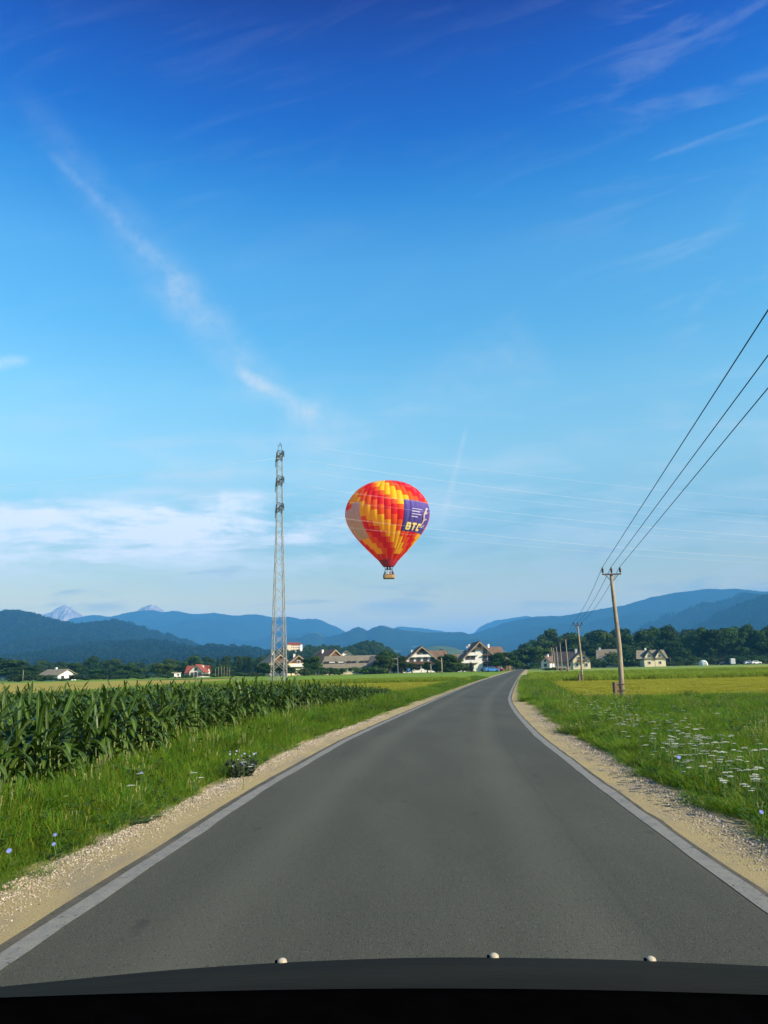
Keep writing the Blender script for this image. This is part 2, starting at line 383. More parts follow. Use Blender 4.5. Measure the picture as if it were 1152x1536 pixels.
def sheet(name, pts, z, mat):
    b = MB(); b.quad(*[(x, y, z) for x, y in pts]); return structure(b.build(name, mat))
def strip(name, xa, xb, y0, y1, z, mat, wob=1.0, n=40):
    """field sheet between two depths with a slightly ragged edge"""
    b = MB(); N = n
    for i in range(N + 1):
        t_ = i / N
        x0 = xa(y0) + (xb(y0) - xa(y0)) * t_; x1 = xa(y1) + (xb(y1) - xa(y1)) * t_
        b.v.append((x0, y0 + wob * noise.noise(Vector((x0 * .3, y0, 0))), z)); b.v.append((x1, y1 + wob * noise.noise(Vector((x1 * .3, y1, 0))), z))
    for i in range(N): b.f.append((2*i, 2*i+2, 2*i+3, 2*i+1)); b.mi.append(0)
    return structure(b.build(name, mat))
YEL = mat_ground('mown_hay', (.31, .33, .024), (.25, .30, .020), (.37, .34, .045), .12, 2.2, (.25, 1.6, 1))
YEL2 = mat_ground('ripe_grass', (.32, .27, .045), (.24, .25, .03), (.38, .26, .07), .05, 1.0, (.25, 2, 1))
GRN = mat_ground('fresh_grass', (.13, .23, .018), (.17, .26, .022), (.11, .19, .015), .1, 2.0, (.3, 1.6, 1))
GRN2 = mat_ground('pale_grass', (.17, .25, .04), (.21, .28, .05), (.14, .21, .03), .06, 1.2, (.3, 2, 1))
LIM = mat_ground('lime_grass', (.22, .29, .016), (.18, .26, .016), (.27, .30, .03), .1, 2.0, (.3, 1.6, 1))
rg1 = lambda y: RG(y) + 1.2
strip('mown_field', rg1, lambda y: 160, 34, 79, -.044, YEL)
strip('meadow_strip', lambda y: RG(y) + .4, lambda y: 260, 79, 128, -.040, GRN2)
strip('meadow_strip', lambda y: RG(y) + .4, lambda y: 330, 128, 205, -.036, GRN)
strip('dry_field', lambda y: 62 + (y - 128) * .4, lambda y: 330, 122, 230, -.031, YEL2, 2.0)
strip('meadow_strip', lambda y: RG(y) + .4, lambda y: 420, 205, 345, -.033, GRN2)
lg1 = lambda y: LG(y) - .4
strip('meadow', lambda y: -60, lg1, 40, 92, -.044, LIM)
strip('meadow', lambda y: -60, lg1, 92, 330, -.041, GRN)
strip('stubble_field', lambda y: -340, lambda y: -36, 52, 215, -.037, YEL2, 2.0)
strip('meadow', lambda y: -340, lambda y: -55, 215, 330, -.034, GRN)

# ------------------------------------------------------------------ hills and mountains
def forest_mat(name, c1, c2, c3, s=.012, meadow=None):
    m = bpy.data.materials.new(name); m.use_nodes = True; t = NT(m.node_tree)
    g = t.n('ShaderNodeNewGeometry').outputs['Position']
    a = t.noise(g, s, 5.0, .65); b_ = t.noise(g, s * 9, 4.0, .75)
    c = t.mix(t.ss(a, .35, .65), c1, c2); c = t.mix(t.ss(b_, .5, .72), c, c3)
    if meadow: c = t.mix(t.ss(t.noise(g, s * .55, 2.0), meadow[0], meadow[0] + .03), c, meadow[1])
    pb = t.n('ShaderNodeBsdfPrincipled'); pb.inputs['Roughness'].default_value = 1; pb.inputs['Specular IOR Level'].default_value = 0
    t.put(pb.inputs['Base Color'], c)
    bn = t.n('ShaderNodeBump'); bn.inputs['Strength'].default_value = 1; bn.inputs['Distance'].default_value = 12
    t.put(bn.inputs['Height'], t.noise(g, s * 5, 6.0, .8)); t.put(pb.inputs['Normal'], bn.outputs[0])
    o = t.n('ShaderNodeOutputMaterial'); t.put(o.inputs[0], pb.outputs[0]); return m
def hill(name, prof, D, depth, mat, label, amp=.3, jit=1.2, step=3.0, rows=26, spur=.0016, ext=0):
    """a ridge as a heightfield: skyline from prof (photo pixels) at distance D, foot nearer by depth"""
    cols = []; x = prof[0][0]
    while x <= prof[-1][0] + .1:
        k = max(i for i in range(len(prof) - 1) if prof[i][0] <= x + 1e-6 or i == 0); (xa, ya), (xb, yb) = prof[k], prof[k+1]
        t = min(1, max(0, (x - xa) / (xb - xa))); t = t * t * (3 - 2 * t) * .5 + t * .5
        cols.append((x, ya + (yb - ya) * t)); x += step
    b = MB(); nr = rows + 9; zpx = D / F
    for x, y in cols:
        p = at(x, y, D); zr = max(p.z, .5)
        for j in range(nr):
            f = j / rows
            yy_ = D - depth * (1 - f)
            q = noise.fractal(Vector((p.x * spur, yy_ * spur, D * .01)), 1.0, 2.2, 5)
            if f <= 1:
                prof_ = f ** 1.15
                z = zr * (prof_ + amp * q * 4 * f * (1 - f) * (.5 + .5 * f))
            else: z = zr * max(0, 1 - (f - 1) * 2.6)
            z += jit * zpx * noise.fractal(Vector((p.x * 20 / D * 40, yy_ * 20 / D * 40, 3)), 1.0, 2.0, 4) * min(1, f * 2)
            b.v.append((p.x, yy_ + (0 if f == 1 else 0), max(z, -1) if j else -3))
    for i in range(len(cols) - 1):
        for j in range(nr - 1):
            b.f.append((i*nr+j, (i+1)*nr+j, (i+1)*nr+j+1, i*nr+j+1)); b.mi.append(0)
    return structure(b.build(name, mat, smooth=True), label)
FOR = forest_mat('forest', (.007, .015, .006), (.013, .026, .008), (.022, .040, .012))
FOR2 = forest_mat('far_forest', (.006, .013, .007), (.010, .019, .009), (.015, .024, .012), .006)
FOR3 = forest_mat('far_forest_meadow', (.008, .017, .008), (.014, .025, .010), (.022, .036, .014), .006, (.60, (.08, .10, .035)))
ROCK = forest_mat('pale_rock', (.38, .33, .31), (.24, .21, .20), (.46, .41, .38), .009)
MEA = forest_mat('hill_meadow', (.12, .155, .045), (.09, .13, .035), (.03, .055, .018), .008)
hill('mountain', [(30, 945), (59, 923), (78, 918.6), (88, 911), (96, 907.5), (104, 911), (112, 916), (125, 924), (160, 929), (198, 921), (216, 910), (226, 907), (234, 909), (255, 922), (300, 950)], 7500, 1200, ROCK, 'pale snowy peak far off beyond the blue ridge', .55, 3.2, 1.0, 40, .004)
hill('mountain', [(60, 955), (86, 936), (115, 926), (138, 922.5), (167, 925), (198, 918), (226, 915), (244, 918), (262, 916.5), (290, 921), (318, 919.5), (352, 923), (384, 921.5), (410, 926), (432, 925), (452, 928.5), (474, 928), (502, 939), (520, 948), (560, 985)], 7100, 2400, FOR2, 'long blue mountain behind the lattice pylon', .3, 1.3)
hill('mountain', [(560, 955), (600, 939.5), (629, 942), (660, 946), (690, 955), (710, 950), (722, 939), (733, 933.5), (747, 930), (790, 924), (840, 940)], 8300, 2000, FOR2, 'faint pale peak behind the valley', .2, .8)
hill('mountain', [(640, 985), (680, 962), (706, 951), (737, 942), (758, 934), (777, 929), (808, 924.5), (841, 924), (857, 921.6), (881, 917), (904, 913), (933, 908.6), (960, 901), (980, 895), (1021, 888), (1065, 883), (1081, 884), (1101, 883), (1121, 884.6), (1152, 889), (1250, 905), (1400, 950)], 5600, 2400, FOR2, 'broad blue mountain on the right behind the poles', .3, .7)
hill('hill', [(405, 985), (429, 960), (437, 956), (458, 956), (468, 949.5), (481, 949.5), (494, 956), (510, 951), (537, 940.5), (552, 946), (560, 941), (572, 938), (591, 942.5), (616, 945.6), (643, 948), (677, 948), (693, 948), (706, 952), (760, 966), (830, 990)], 5000, 1900, FOR3, 'row of small blue hills behind the village', .35, .9)
hill('hill', [(930, 965), (976, 938.5), (1000, 926.5), (1033, 912), (1051, 909), (1065, 911), (1081, 906), (1117, 894), (1133, 896), (1200, 915), (1300, 950)], 3900, 1500, FOR, 'wooded slope in front of the broad blue mountain', .3, .9)
hill('hill', [(1010, 965), (1061, 936.5), (1081, 922), (1111, 911), (1152, 896), (1220, 880), (1330, 890), (1450, 950)], 3000, 1300, FOR, 'dark wooded slope at the right edge', .25, .9)
hill('hill', [(-260, 950), (-160, 915), (-60, 930), (0, 925), (35, 922), (60, 928), (86, 935.5), (125, 942), (146, 938), (167, 935.5), (193, 937), (234, 950), (273, 963), (310, 977), (345, 1000)], 3000, 1300, FOR, 'dark wooded hills at the left edge', .35, .9)
hill('hill', [(20, 1000), (90, 978), (140, 970), (190, 968), (234, 965), (260, 969), (299, 978), (317, 973), (346, 975), (385, 977), (398, 981), (440, 992), (470, 1004)], 2000, 800, FOR, 'low forested foothill in front of the left hills', .35, 1.0)
hill('hill', [(585, 1000), (610, 983), (630, 974), (655, 968.5), (675, 970), (695, 976), (725, 990)], 2500, 500, MEA, 'small hill with a light green meadow between the two hotels', .3, .8)

# ------------------------------------------------------------------ air
def haze():
    m = bpy.data.materials.new('haze_air'); m.use_nodes = True; t = NT(m.node_tree)
    pv = t.n('ShaderNodeVolumePrincipled'); pv.inputs['Color'].default_value = (.14, .52, 1.0, 1); pv.inputs['Density'].default_value = HAZE_D
    pv.inputs['Anisotropy'].default_value = 0.0
    o = t.n('ShaderNodeOutputMaterial'); t.put(o.inputs['Volume'], pv.outputs[0])
    b = MB(); b.box((0, 5000, 343), (32000, 24000, 692)); o_ = b.build('haze', m); tag(o_, kind='stuff')
HAZE_D = 1.35e-4
haze()

# ------------------------------------------------------------------ hot-air balloon
YB = 180.0; K = YB / F / 6.776 / CP
bc = at(583, 850, YB)
RED = pmat('balloon_red', (.74, .014, .02), (.68, .012, .018), 2, .55, trans=.5, spec=.2)
ORA = pmat('balloon_orange', (.86, .14, .012), (.80, .12, .01), 2, .55, trans=.5, spec=.2)
YLW = pmat('balloon_yellow', (.95, .66, .016), (.92, .62, .014), 2, .55, trans=.5, spec=.2)
PUR = pmat('balloon_purple', (.085, .055, .26), (.07, .045, .22), 2, .6, spec=.2)
PNK = pmat('balloon_pink', (.72, .07, .12), (.68, .06, .10), 2, .6, trans=.4, spec=.2)
WHT = pmat('banner_white', (.68, .52, .50), (.62, .46, .45), 2, .7, spec=.1, trans=.3)  # white cloth, its pink tint painting the reddish light inside the envelope
LIL = pmat('banner_lilac', (.48, .42, .66), (.42, .36, .6), 2, .7)
CRM = pmat('banner_letter_cream', (.85, .62, .22), (.8, .56, .18), 2, .7)
BPROF = [(150, 4), (153, 80), (165, 150), (180, 200), (215, 263), (250, 308), (300, 352), (350, 384), (400, 405), (450, 417), (480, 419), (520, 415), (560, 405), (600, 389), (650, 361), (700, 326), (740, 294), (800, 243), (850, 198), (900, 151), (955, 98)]
BR = interp([(-(a), r) for a, r in BPROF[::-1]])
def brad(z): return BR(-z)                           # z in zoom pixels, downwards
balloon = thing('hot_air_balloon', bc, 0, 'red, orange and yellow patchwork hot-air balloon with a purple banner in the sky', 'hot-air balloon')
NG = 40; NRW = 17
rows_z = [150, 168]
while len(rows_z) < NRW + 1: rows_z.append(168 + (955 - 168) * (len(rows_z) - 1) / (NRW - 1))
def bpt(th, z, off=0.0):
    r = brad(z) * K + off
    return (r * math.sin(th), -r * math.cos(th), (1018 - z) * K)
CYC = [2, 2, 2, 1, 0, 0, 1, 1]                             # yellow, orange, red, orange: one row lower on each gore to the right
for gi in range(NG):
    a0 = 2 * math.pi * (gi - .5) / NG; a1 = a0 + 2 * math.pi / NG; mid = (gi if gi <= NG // 2 else gi - NG)
    mb = MB(); n = 6; NS = 3
    zs = []
    for k in range(NRW):
        for q in range(NS): zs.append((rows_z[k] + (rows_z[k+1] - rows_z[k]) * q / NS, k))
    zs.append((955, NRW - 1))
    for z, k in zs:
        for i in range(n + 1):
            f = i / n; b_ = .28 * (1 - (2*f - 1) ** 2) * min(1, brad(z) / 300)
            mb.v.append(bpt(a0 + (a1 - a0) * f, z, b_))
    deg = mid * 360 / NG
    for j in range(len(zs) - 1):
        k = zs[j][1]; zc = (rows_z[k] + rows_z[k+1]) / 2
        ci = CYC[(k - mid - 2) % 8]
        if mid >= 2 and zc < 195 + (mid - 2) * 30 and zc < 410: ci = 4 if (k + mid) % 2 else 0
        if zc > 890: ci = 0 if (k + mid) % 3 else 1
        if 25 < deg < 88 and 410 < zc < 715: ci = 3
        lo = 440 + max(0, (abs(deg) - 38)) * .9
        if -90 < deg < -38 and lo - 20 < zc < 735: ci = 5
        for i in range(n):
            mb.f.append((j*(n+1)+i, j*(n+1)+i+1, (j+1)*(n+1)+i+1, (j+1)*(n+1)+i)); mb.mi.append(ci)
    mb.build('gore', [RED, ORA, YLW, PUR, PNK, WHT], balloon, smooth=False)
# print on the purple banner: letters and pale emblem follow the cloth
def cloth_poly(polys, th0, z0, sx, sz, name, mat, off=.33):
    mb = MB()
    for poly in polys:                                # each stroke a quad strip a->b of given width, in letter units
        (xa, ya), (xb, yb), wd = poly
        L = math.hypot(xb - xa, yb - ya); nx_, ny_ = -(yb - ya) / L * wd / 2, (xb - xa) / L * wd / 2; N = max(2, int(L * 5)); b0 = len(mb.v)
        for i in range(N + 1):
            t = i / N; x, y = xa + (xb - xa) * t, ya + (yb - ya) * t
            for s_ in (-1, 1):
                X, Y = x + s_ * nx_, y + s_ * ny_
                mb.v.append(bpt(th0 + X * sx, z0 - Y * sz, off))
        for i in range(N): mb.f.append((b0+2*i, b0+2*i+2, b0+2*i+3, b0+2*i+1)); mb.mi.append(0)
    return mb.build(name, mat, balloon)
W_ = .30
GLY = {'B': [((.15, 0), (.15, 1), W_), ((.15, .9), (.6, .9), .24), ((.6, .95), (.6, .5), W_), ((.15, .5), (.68, .5), .2), ((.66, .55), (.66, .05), W_), ((.15, .1), (.66, .1), .24)],
       'T': [((.4, 0), (.4, 1), W_), ((0, .88), (.8, .88), .26)],
       'C': [((.15, .05), (.15, .95), W_), ((.1, .88), (.75, .88), .26), ((.1, .12), (.75, .12), .26)]}
for ch, d0 in (('B', 29.0), ('T', 39.5), ('C', 51.0)):
    cloth_poly(GLY[ch], math.radians(d0), 696, math.radians(10.5), 66, 'letter', CRM)
# small pale lines of print and the white emblem near the right edge
cloth_poly([((0, 0), (1, 0), .20), ((0, .5), (1.6, .5), .16), ((0, 1.0), (1.3, 1.0), .2), ((0, 1.5), (1.7, 1.5), .14)], math.radians(34), 575, math.radians(11), 50, 'print_line', LIL)
cloth_poly([((0, 0), (.3, 1), .25), ((.3, 1), (0, 2), .25), ((0, 2), (.5, 3), .28), ((.1, 1), (.8, 1.4), .22), ((0, 2), (.7, 2.4), .24), ((.3, 0), (.9, .5), .2), ((.2, 2.9), (.9, 3.1), .2)], math.radians(58), 660, math.radians(13), 62, 'emblem', WHT)
mb = MB(); mb.lathe([(98 * K, 63 * K), (93 * K, 52 * K), (72 * K, 22 * K), (53 * K, 0)], 24); mb.lathe([(53 * K, 0), (52 * K, .3), (70 * K, 22 * K)], 24)
mb.build('skirt', pmat('skirt_red', (.45, .015, .03), (.40, .012, .025), 3, .6, trans=.1), balloon, smooth=True)
mb = MB(); mb.lathe([(99 * K, 61 * K), (100 * K, 64 * K), (99 * K, 66 * K)], 24); mb.build('mouth_band', PNK, balloon)
DRK = pmat('dark_metal', (.03, .03, .032), None, 5, .5, metal=.3)
WICK = pmat('wicker', (.46, .27, .10), (.26, .14, .05), 9, .8, bump=.6, stretch=(1, 1, 6))
bz0, bz1 = -118 * K, -82 * K
mb = MB()
for i in range(9):                                    # woven basket: padded rim, bowed sides
    t = i / 8; z = bz0 + (bz1 - bz0) * t; k = 1 + .05 * math.sin(t * math.pi)
    for j in range(20):
        th = 2 * math.pi * j / 20; cx, sx_ = math.cos(th), math.sin(th)
        mb.v.append((1.32 * k * math.copysign(abs(cx) ** .5, cx), .85 * k * math.copysign(abs(sx_) ** .5, sx_), z))
for i in range(8):
    for j in range(20): mb.f.append((i*20+j, i*20+(j+1) % 20, (i+1)*20+(j+1) % 20, (i+1)*20+j)); mb.mi.append(0)
mb.f.append(tuple(range(20))[::-1]); mb.mi.append(0)
basket = mb.build('basket', WICK, balloon)
mb = MB(); mb.tube([(1.34 * math.copysign(abs(math.cos(2*math.pi*j/20)) ** .5, math.cos(2*math.pi*j/20)), .87 * math.copysign(abs(math.sin(2*math.pi*j/20)) ** .5, math.sin(2*math.pi*j/20)), bz1) for j in range(21)], .07, 6)
mb.build('rim', pmat('leather', (.30, .17, .07), None, 5, .6), basket)
mb = MB(); mb.box((0, 0, bz0 - .03), (2.5, 1.55, .14)); mb.build('skid', DRK, basket)
for sx_ in (-1, 1):
    for sy_ in (-1, 1):
        mb = MB(); mb.tube([(sx_ * 1.2, sy_ * .7, bz1), (sx_ * .8, sy_ * .5, bz1 + 1.25)], .04, 5); mb.build('burner_pole', DRK, balloon)
mb = MB(); mb.tube([(.8, .5, bz1 + 1.25), (-.8, .5, bz1 + 1.25), (-.8, -.5, bz1 + 1.25), (.8, -.5, bz1 + 1.25), (.8, .5, bz1 + 1.25)], .05, 5); mb.build('burner_frame', DRK, balloon)
for x in (-.3, .3):
    mb = MB(); mb.lathe([(.05, 0), (.2, .1), (.22, .45), (.12, .6), (.1, .35)], 10, (x, 0, bz1 + 1.15)); mb.build('burner', DRK, balloon)
for j in range(12):
    th = 2 * math.pi * (j + .5) / 12
    mb = MB(); mb.tube([(.8 * math.copysign(1, math.cos(th)), .5 * math.copysign(1, math.sin(th)), bz1 + 1.25), (53 * K * math.cos(th), 53 * K * math.sin(th), .05)], .018, 4); mb.build('suspension_line', DRK, balloon)

SKIN = pmat('skin', (.45, .25, .17), None, 5, .6)
HAIR = pmat('hair_dark', (.03, .02, .015), None, 8, .7)
def person(loc, rz, shirt, label, arm):
    p = thing('person', loc, rz, label, 'person', 'passengers in the balloon basket')
    J = [((0, 0, .92), .15), ((0, 0, 1.15), .145), ((0, 0, 1.38), .16), ((0, 0, 1.5), .065), ((0, -.01, 1.62), .095), ((0, 0, 1.72), .07)]
    E_ = [(0, 1), (1, 2), (2, 3), (3, 4), (4, 5)]
    def add(par, pts):
        for q, r in pts: J.append((q, r)); E_.append((par, len(J) - 1)); par = len(J) - 1
    for s_ in (-1, 1):
        add(0, [((s_ * .1, 0, .84), .09), ((s_ * .11, -.01, .47), .062), ((s_ * .11, 0, .08), .045), ((s_ * .12, -.13, .03), .04)])
        if arm == s_: add(2, [((s_ * .2, 0, 1.4), .06), ((s_ * .32, -.03, 1.62), .045), ((s_ * .36, -.05, 1.86), .036), ((s_ * .36, -.06, 1.97), .035)])
        else: add(2, [((s_ * .2, 0, 1.4), .06), ((s_ * .27, -.02, 1.14), .045), ((s_ * .25, -.2, .98), .036), ((s_ * .24, -.27, .97), .035)])
    me = bpy.data.meshes.new('body'); me.from_pydata([q for q, _ in J], E_, []); me.materials.append(shirt)
    o = link('body', me, p)
    md = o.modifiers.new('skin', 'SKIN'); me.skin_vertices or o.data
    for i, (_, r) in enumerate(J): me.skin_vertices[0].data[i].radius = (r, r * .8)
    me.skin_vertices[0].data[0].use_root = True
    sb = o.modifiers.new('sub', 'SUBSURF'); sb.levels = 1; sb.render_levels = 1
    mb = MB(); mb.lathe([(.02, .13), (.07, .11), (.1, .05), (.105, -.03), (.09, -.09)], 10, (0, .01, 1.66)); mb.build('hair', HAIR, p, True)
    mb = MB(); mb.lathe([(.01, -.1), (.06, -.09), (.08, -.03), (.082, .03), (.05, .07)], 10, (0, -.035, 1.63)); mb.box((0, -.12, 1.62), (.02, .03, .035)); mb.build('face', SKIN, p, True)
for i, (x, y, rz, c_, lb, arm) in enumerate([(-.85, -.3, .3, (.05, .09, .16), 'person in dark blue at the left side of the balloon basket', 0), (-.3, -.35, -.2, (.5, .5, .48), 'person in a white top raising an arm in the balloon basket', 1),
        (.35, -.3, .4, (.35, .06, .05), 'person in a red top in the middle of the balloon basket', 0), (.85, -.25, -.5, (.06, .06, .065), 'person in black at the right end of the balloon basket', -1)]):
    person((bc.x + x, bc.y + y, bc.z + bz0 + .05), rz, pmat('shirt_%d' % i, c_, None, 5, .8), lb, arm)

# ------------------------------------------------------------------ lattice pylon and its conductors
YP = 100.0
GAL = pmat('galvanised_steel', (.42, .40, .35), (.30, .28, .24), 1.5, .5, metal=.2, spec=.5)
GALD = pmat('dark_steel', (.10, .13, .15), (.07, .09, .11), 2, .5, metal=.3)
base = Vector((xg(418, YP), YP, 0)); pylon = thing('lattice_pylon', base, math.radians(20), 'tall slim steel lattice pylon rising out of the maize field', 'pylon')
def ph(py): return zg(414, py, YP)
zt, za, zb = ph(664), ph(678), ph(781)
def half(z): return 0.88 + (.36 - .88) * z / zb if z < zb else .36 - .03 * (z - zb) / (za - zb)
CN = [(-1, -1), (1, -1), (1, 1), (-1, 1)]
def corner(i, z): h = half(z); return Vector((CN[i % 4][0] * h, CN[i % 4][1] * h, z))
for i in range(4):
    mb = MB(); mb.tube([corner(i, -.3), corner(i, zb), corner(i, za)], [.07, .05, .042], 4); mb.build('pylon_leg', GAL, pylon)
lv = [0.0]
while lv[-1] < za - .3: lv.append(lv[-1] + max(.62, half(lv[-1]) * (1.9 if lv[-1] < zb else 1.35)))
lv[-1] = za
for k in range(len(lv) - 1):
    for i in range(4):
        f = (k + i) % 2
        mb = MB(); a, b_ = corner(i + f, lv[k]), corner(i + 1 - f, lv[k+1]); mb.tube([a, b_], .032 if lv[k] < zb else .024, 4)
        mb.build('brace', GAL, pylon)
        if lv[k] < 7:
            mb = MB(); mb.tube([corner(i + 1 - f, lv[k]) * 1.005, corner(i + f, lv[k+1]) * 1.005], .03, 4); mb.build('brace', GAL, pylon)
INS = pmat('insulator_brown', (.05, .028, .018), None, 5, .25)
arms = [ph(686), ph(724), ph(764)]
ends = []
for az in arms:
    for sg in (-1, 1):
        mb = MB(); h = half(az); tip = Vector((0, sg * 2.7, az))
        for sx_ in (-1, 1):
            mb.tube([(sx_ * h, sg * h, az), tip], .045, 4); mb.tube([(sx_ * h, sg * h, az + .85), tip + Vector((0, 0, .06))], .04, 4)
            mb.tube([(sx_ * h * .6, sg * (h + .8), az), (-sx_ * h * .3, sg * (h + 1.5), az)], .025, 4)
            mb.tube([(sx_ * h * .62, sg * (h + .8), az + .02), (sx_ * h * .62, sg * (h + .8), az + .5)], .025, 4)
        mb.build('crossarm', GALD, pylon)
        mb = MB()
        for q in range(5): mb.lathe([(.02, 0), (.07, -.03), (.07, -.07), (.02, -.1)], 8, (0, sg * 2.62, az - .08 - q * .13))
        mb.build('insulator', INS, pylon); ends.append((sg, az - .75))
    mb = MB(); h = half(az)
    for i in range(4):
        mb.tube([corner(i, az - .5), corner(i + 1, az + .8)], .04, 4); mb.tube([corner(i + 1, az - .5), corner(i, az + .8)], .04, 4); mb.tube([corner(i, az), corner(i + 1, az)], .05, 4)
    mb.build('arm_frame', GALD, pylon)
mb = MB(); h = half(za); mb.tube([(h, 0, za), (h * .75, 0, za + .8), (.05, 0, zt)], .05, 5); mb.tube([(-h, 0, za), (0, 0, zt - .1)], .025, 4); mb.tube([(-.3, 0, zt - .45), (.3, 0, zt - .35)], .03, 4)
mb.build('peak', GALD, pylon)
ALU = pmat('aluminium_wire', (.80, .78, .74), (.74, .72, .68), .5, .45, spec=.5)
BLK = pmat('dark_wire', (.012, .014, .03), None, .5, .6)
def wire(name, p, q, sag, rad, mat, label, group, n=24):
    p, q = Vector(p), Vector(q); c = p.copy(); pts = []
    for i in range(n + 1):
        t = i / n; a = (q - p) * t; a.z -= sag * 4 * t * (1 - t); pts.append(a)
    mb = MB(); mb.tube(pts, rad, 5); o = mb.build(name, mat, None, True); o.location = c
    return tag(o, label, 'wire', group)
dirv = Vector((79, 32, 0)).normalized(); perp = Vector((-dirv.y, dirv.x, 0))
names = {0: 'top', 1: 'middle', 2: 'lower'}
for k, (sg, z) in enumerate(ends):
    p = base + perp * sg * 2.6 + Vector((0, 0, z)); lvl = ('upper', 'middle', 'lowest')[k // 2]; side = 'near' if sg < 0 else 'far'
    wire('power_line', p, p + dirv * 190 + Vector((0, 0, .2)), 3.6, .009 if sg < 0 else .006, ALU, 'thin pale power line to the right from the pylon, %s arm, %s side' % (lvl, side), 'power lines strung from the lattice pylon')
    if sg < 0 and k < 2: wire('power_line', p, p - Vector((1, .03, 0)) * 150 + Vector((0, 0, -2)), 3.6, .008, ALU, 'thin pale power line to the left from the pylon, %s arm, %s side' % (lvl, side), 'power lines strung from the lattice pylon')
p = base + Vector((0, 0, zt))
wire('earth_wire', p, p + dirv * 190, 2.6, .007, ALU, 'faint earth wire running right from the peak of the pylon', 'power lines strung from the lattice pylon')

# ------------------------------------------------------------------ wooden poles with three wires
WOOD = pmat('weathered_wood', (.36, .29, .20), (.24, .19, .13), 2.0, .85, bump=.5, stretch=(6, 6, .8))
CONC = pmat('old_concrete', (.34, .31, .25), (.25, .22, .18), 4, .9, bump=.4)
IRON = pmat('rusty_iron', (.07, .06, .055), (.10, .06, .04), 6, .7)
BRKW = pmat('stub_wood', (.19, .13, .08), (.12, .085, .055), 3, .9, bump=.5, stretch=(6, 6, 1))
def make_pole(pts, arm_z, top, arm_h=.44):
    rt = thing('utility_pole', (0, 0, 0))
    mb = MB(); k = len(pts)
    mb.tube(pts, [.135 - .055 * i / (k - 1) for i in range(k)], 10); mb.build('shaft', WOOD, rt, True)
    tx, ty = pts[-1][0], pts[-1][1]
    mb = MB(); mb.box((tx, ty - .09, arm_z), (arm_h * 2 + .06, .07, .07)); mb.build('crossarm', IRON, rt)
    for s_ in (-1, 1):
        mb = MB(); mb.tube([(tx + s_ * arm_h * .75, ty - .09, arm_z - .02), (tx + s_ * .07, ty - .09, arm_z - .32)], .018, 4); mb.build('brace', IRON, rt)
    for s_ in (-1, 0, 1):
        mb = MB(); mb.tube([(tx + s_ * arm_h, ty - .09, arm_z), (tx + s_ * arm_h, ty - .09, arm_z + .16)], .014, 5)
        mb.lathe([(.015, .06), (.055, .08), (.06, .14), (.04, .17), (.06, .2), (.06, .25), (.035, .28), (.045, .3), (.02, .34)], 10, (tx + s_ * arm_h, ty - .09, arm_z + .02)); mb.build('insulator', INS, rt, True)
    mb = MB(); mb.box((pts[0][0] - .27, pts[0][1] - .02, .30), (.24, .24, .80), .2, taper=.9); mb.build('stub_post', BRKW, rt)
    mb = MB(); mb.tube([(pts[0][0] - .2, pts[0][1] - .15, .6), (pts[0][0] + .14, pts[0][1] - .14, .6)], .02, 4); mb.tube([(pts[0][0] - .2, pts[0][1] - .15, .3), (pts[0][0] + .14, pts[0][1] - .14, .3)], .02, 4); mb.build('strap', IRON, rt)
    return rt
Y1 = 38.9
b0 = at(933, 1046, Y1); pp = [at(x, y, Y1) - Vector((b0.x, b0.y, 0)) for x, y in ((933, 1046), (931.5, 1010), (928.7, 969), (925.5, 940), (922.8, 918), (919, 885), (916.6, 861))]
pp[0].z = -.3
pole = make_pole([tuple(q) for q in pp], pp[-1].z - .02, pp[-1].z)
pole.location = (b0.x, b0.y, 0)
tag(pole, 'nearest grey wooden power pole, slightly bent, in the mown field', 'power pole', 'wooden poles along the road on the right')
armz = pp[-1].z
PL = [(873, 78.6, 935, 'second wooden power pole, at the edge of the mown strip'), (852, 140, 957, 'third wooden power pole, left of the white gabled house'), (843, 180, 963, 'fourth wooden power pole in the row, before the house with a dark roof'),
      (837, 232, 969, 'fifth wooden power pole, right of the end pair'), (832.5, 262, 971, 'right one of the two far poles close together'), (829.5, 268, 970, 'left one of the two far poles close together')]
poles = [(pole.location.copy(), pp[-1])]
for px, Y, ty, lb in PL:
    c = copy_tree(pole); hgt = zg(px, ty, Y); k = hgt / (armz + .2)
    c.scale = (.9 if Y < 200 else 1.2, 1, k); c.location = (xg(px, Y) , Y, 0); c.rotation_euler = (0, 0, R.uniform(-.2, .2)); c['label'] = lb
    poles.append((c.location.copy(), Vector((pp[-1].x * .9, pp[-1].y, pp[-1].z * k))))
def pole_pt(i, s_): l, t = poles[i]; return l + t + Vector((s_ * .44, -.09, .34))
ex = [(1152, 465), (1152, 533), (1152, 582)]
for s_, (px, py), nm in zip((-1, 0, 1), ex, ('left', 'middle', 'right')):
    a = pole_pt(0, s_); d = ray(px, py); yy_ = (a.z + .15 - H) / (d.z / d.y)              # passes through the pixel at the wire's height
    q = Vector((d.x / d.y * yy_, yy_, a.z + .15)); e = a + (q - a) * (a.y + 2) / (a.y - q.y)
    wire('overhead_wire', a, e, 0.0, .011, BLK, '%s of the three dark overhead wires rising to the upper right edge' % nm, 'dark wires on the wooden poles')
for i in range(len(poles) - 3):
    for s_, nm in zip((-1, 0, 1), ('left', 'middle', 'right')):
        wire('overhead_wire', pole_pt(i, s_), pole_pt(i + 1, s_), .35, .012 if i == 0 else .016, BLK, '%s dark wire between the %s and %s wooden poles' % (nm, ('nearest', 'second', 'third', 'fourth')[i], ('second', 'third', 'fourth', 'fifth')[i]), 'dark wires on the wooden poles', 10)

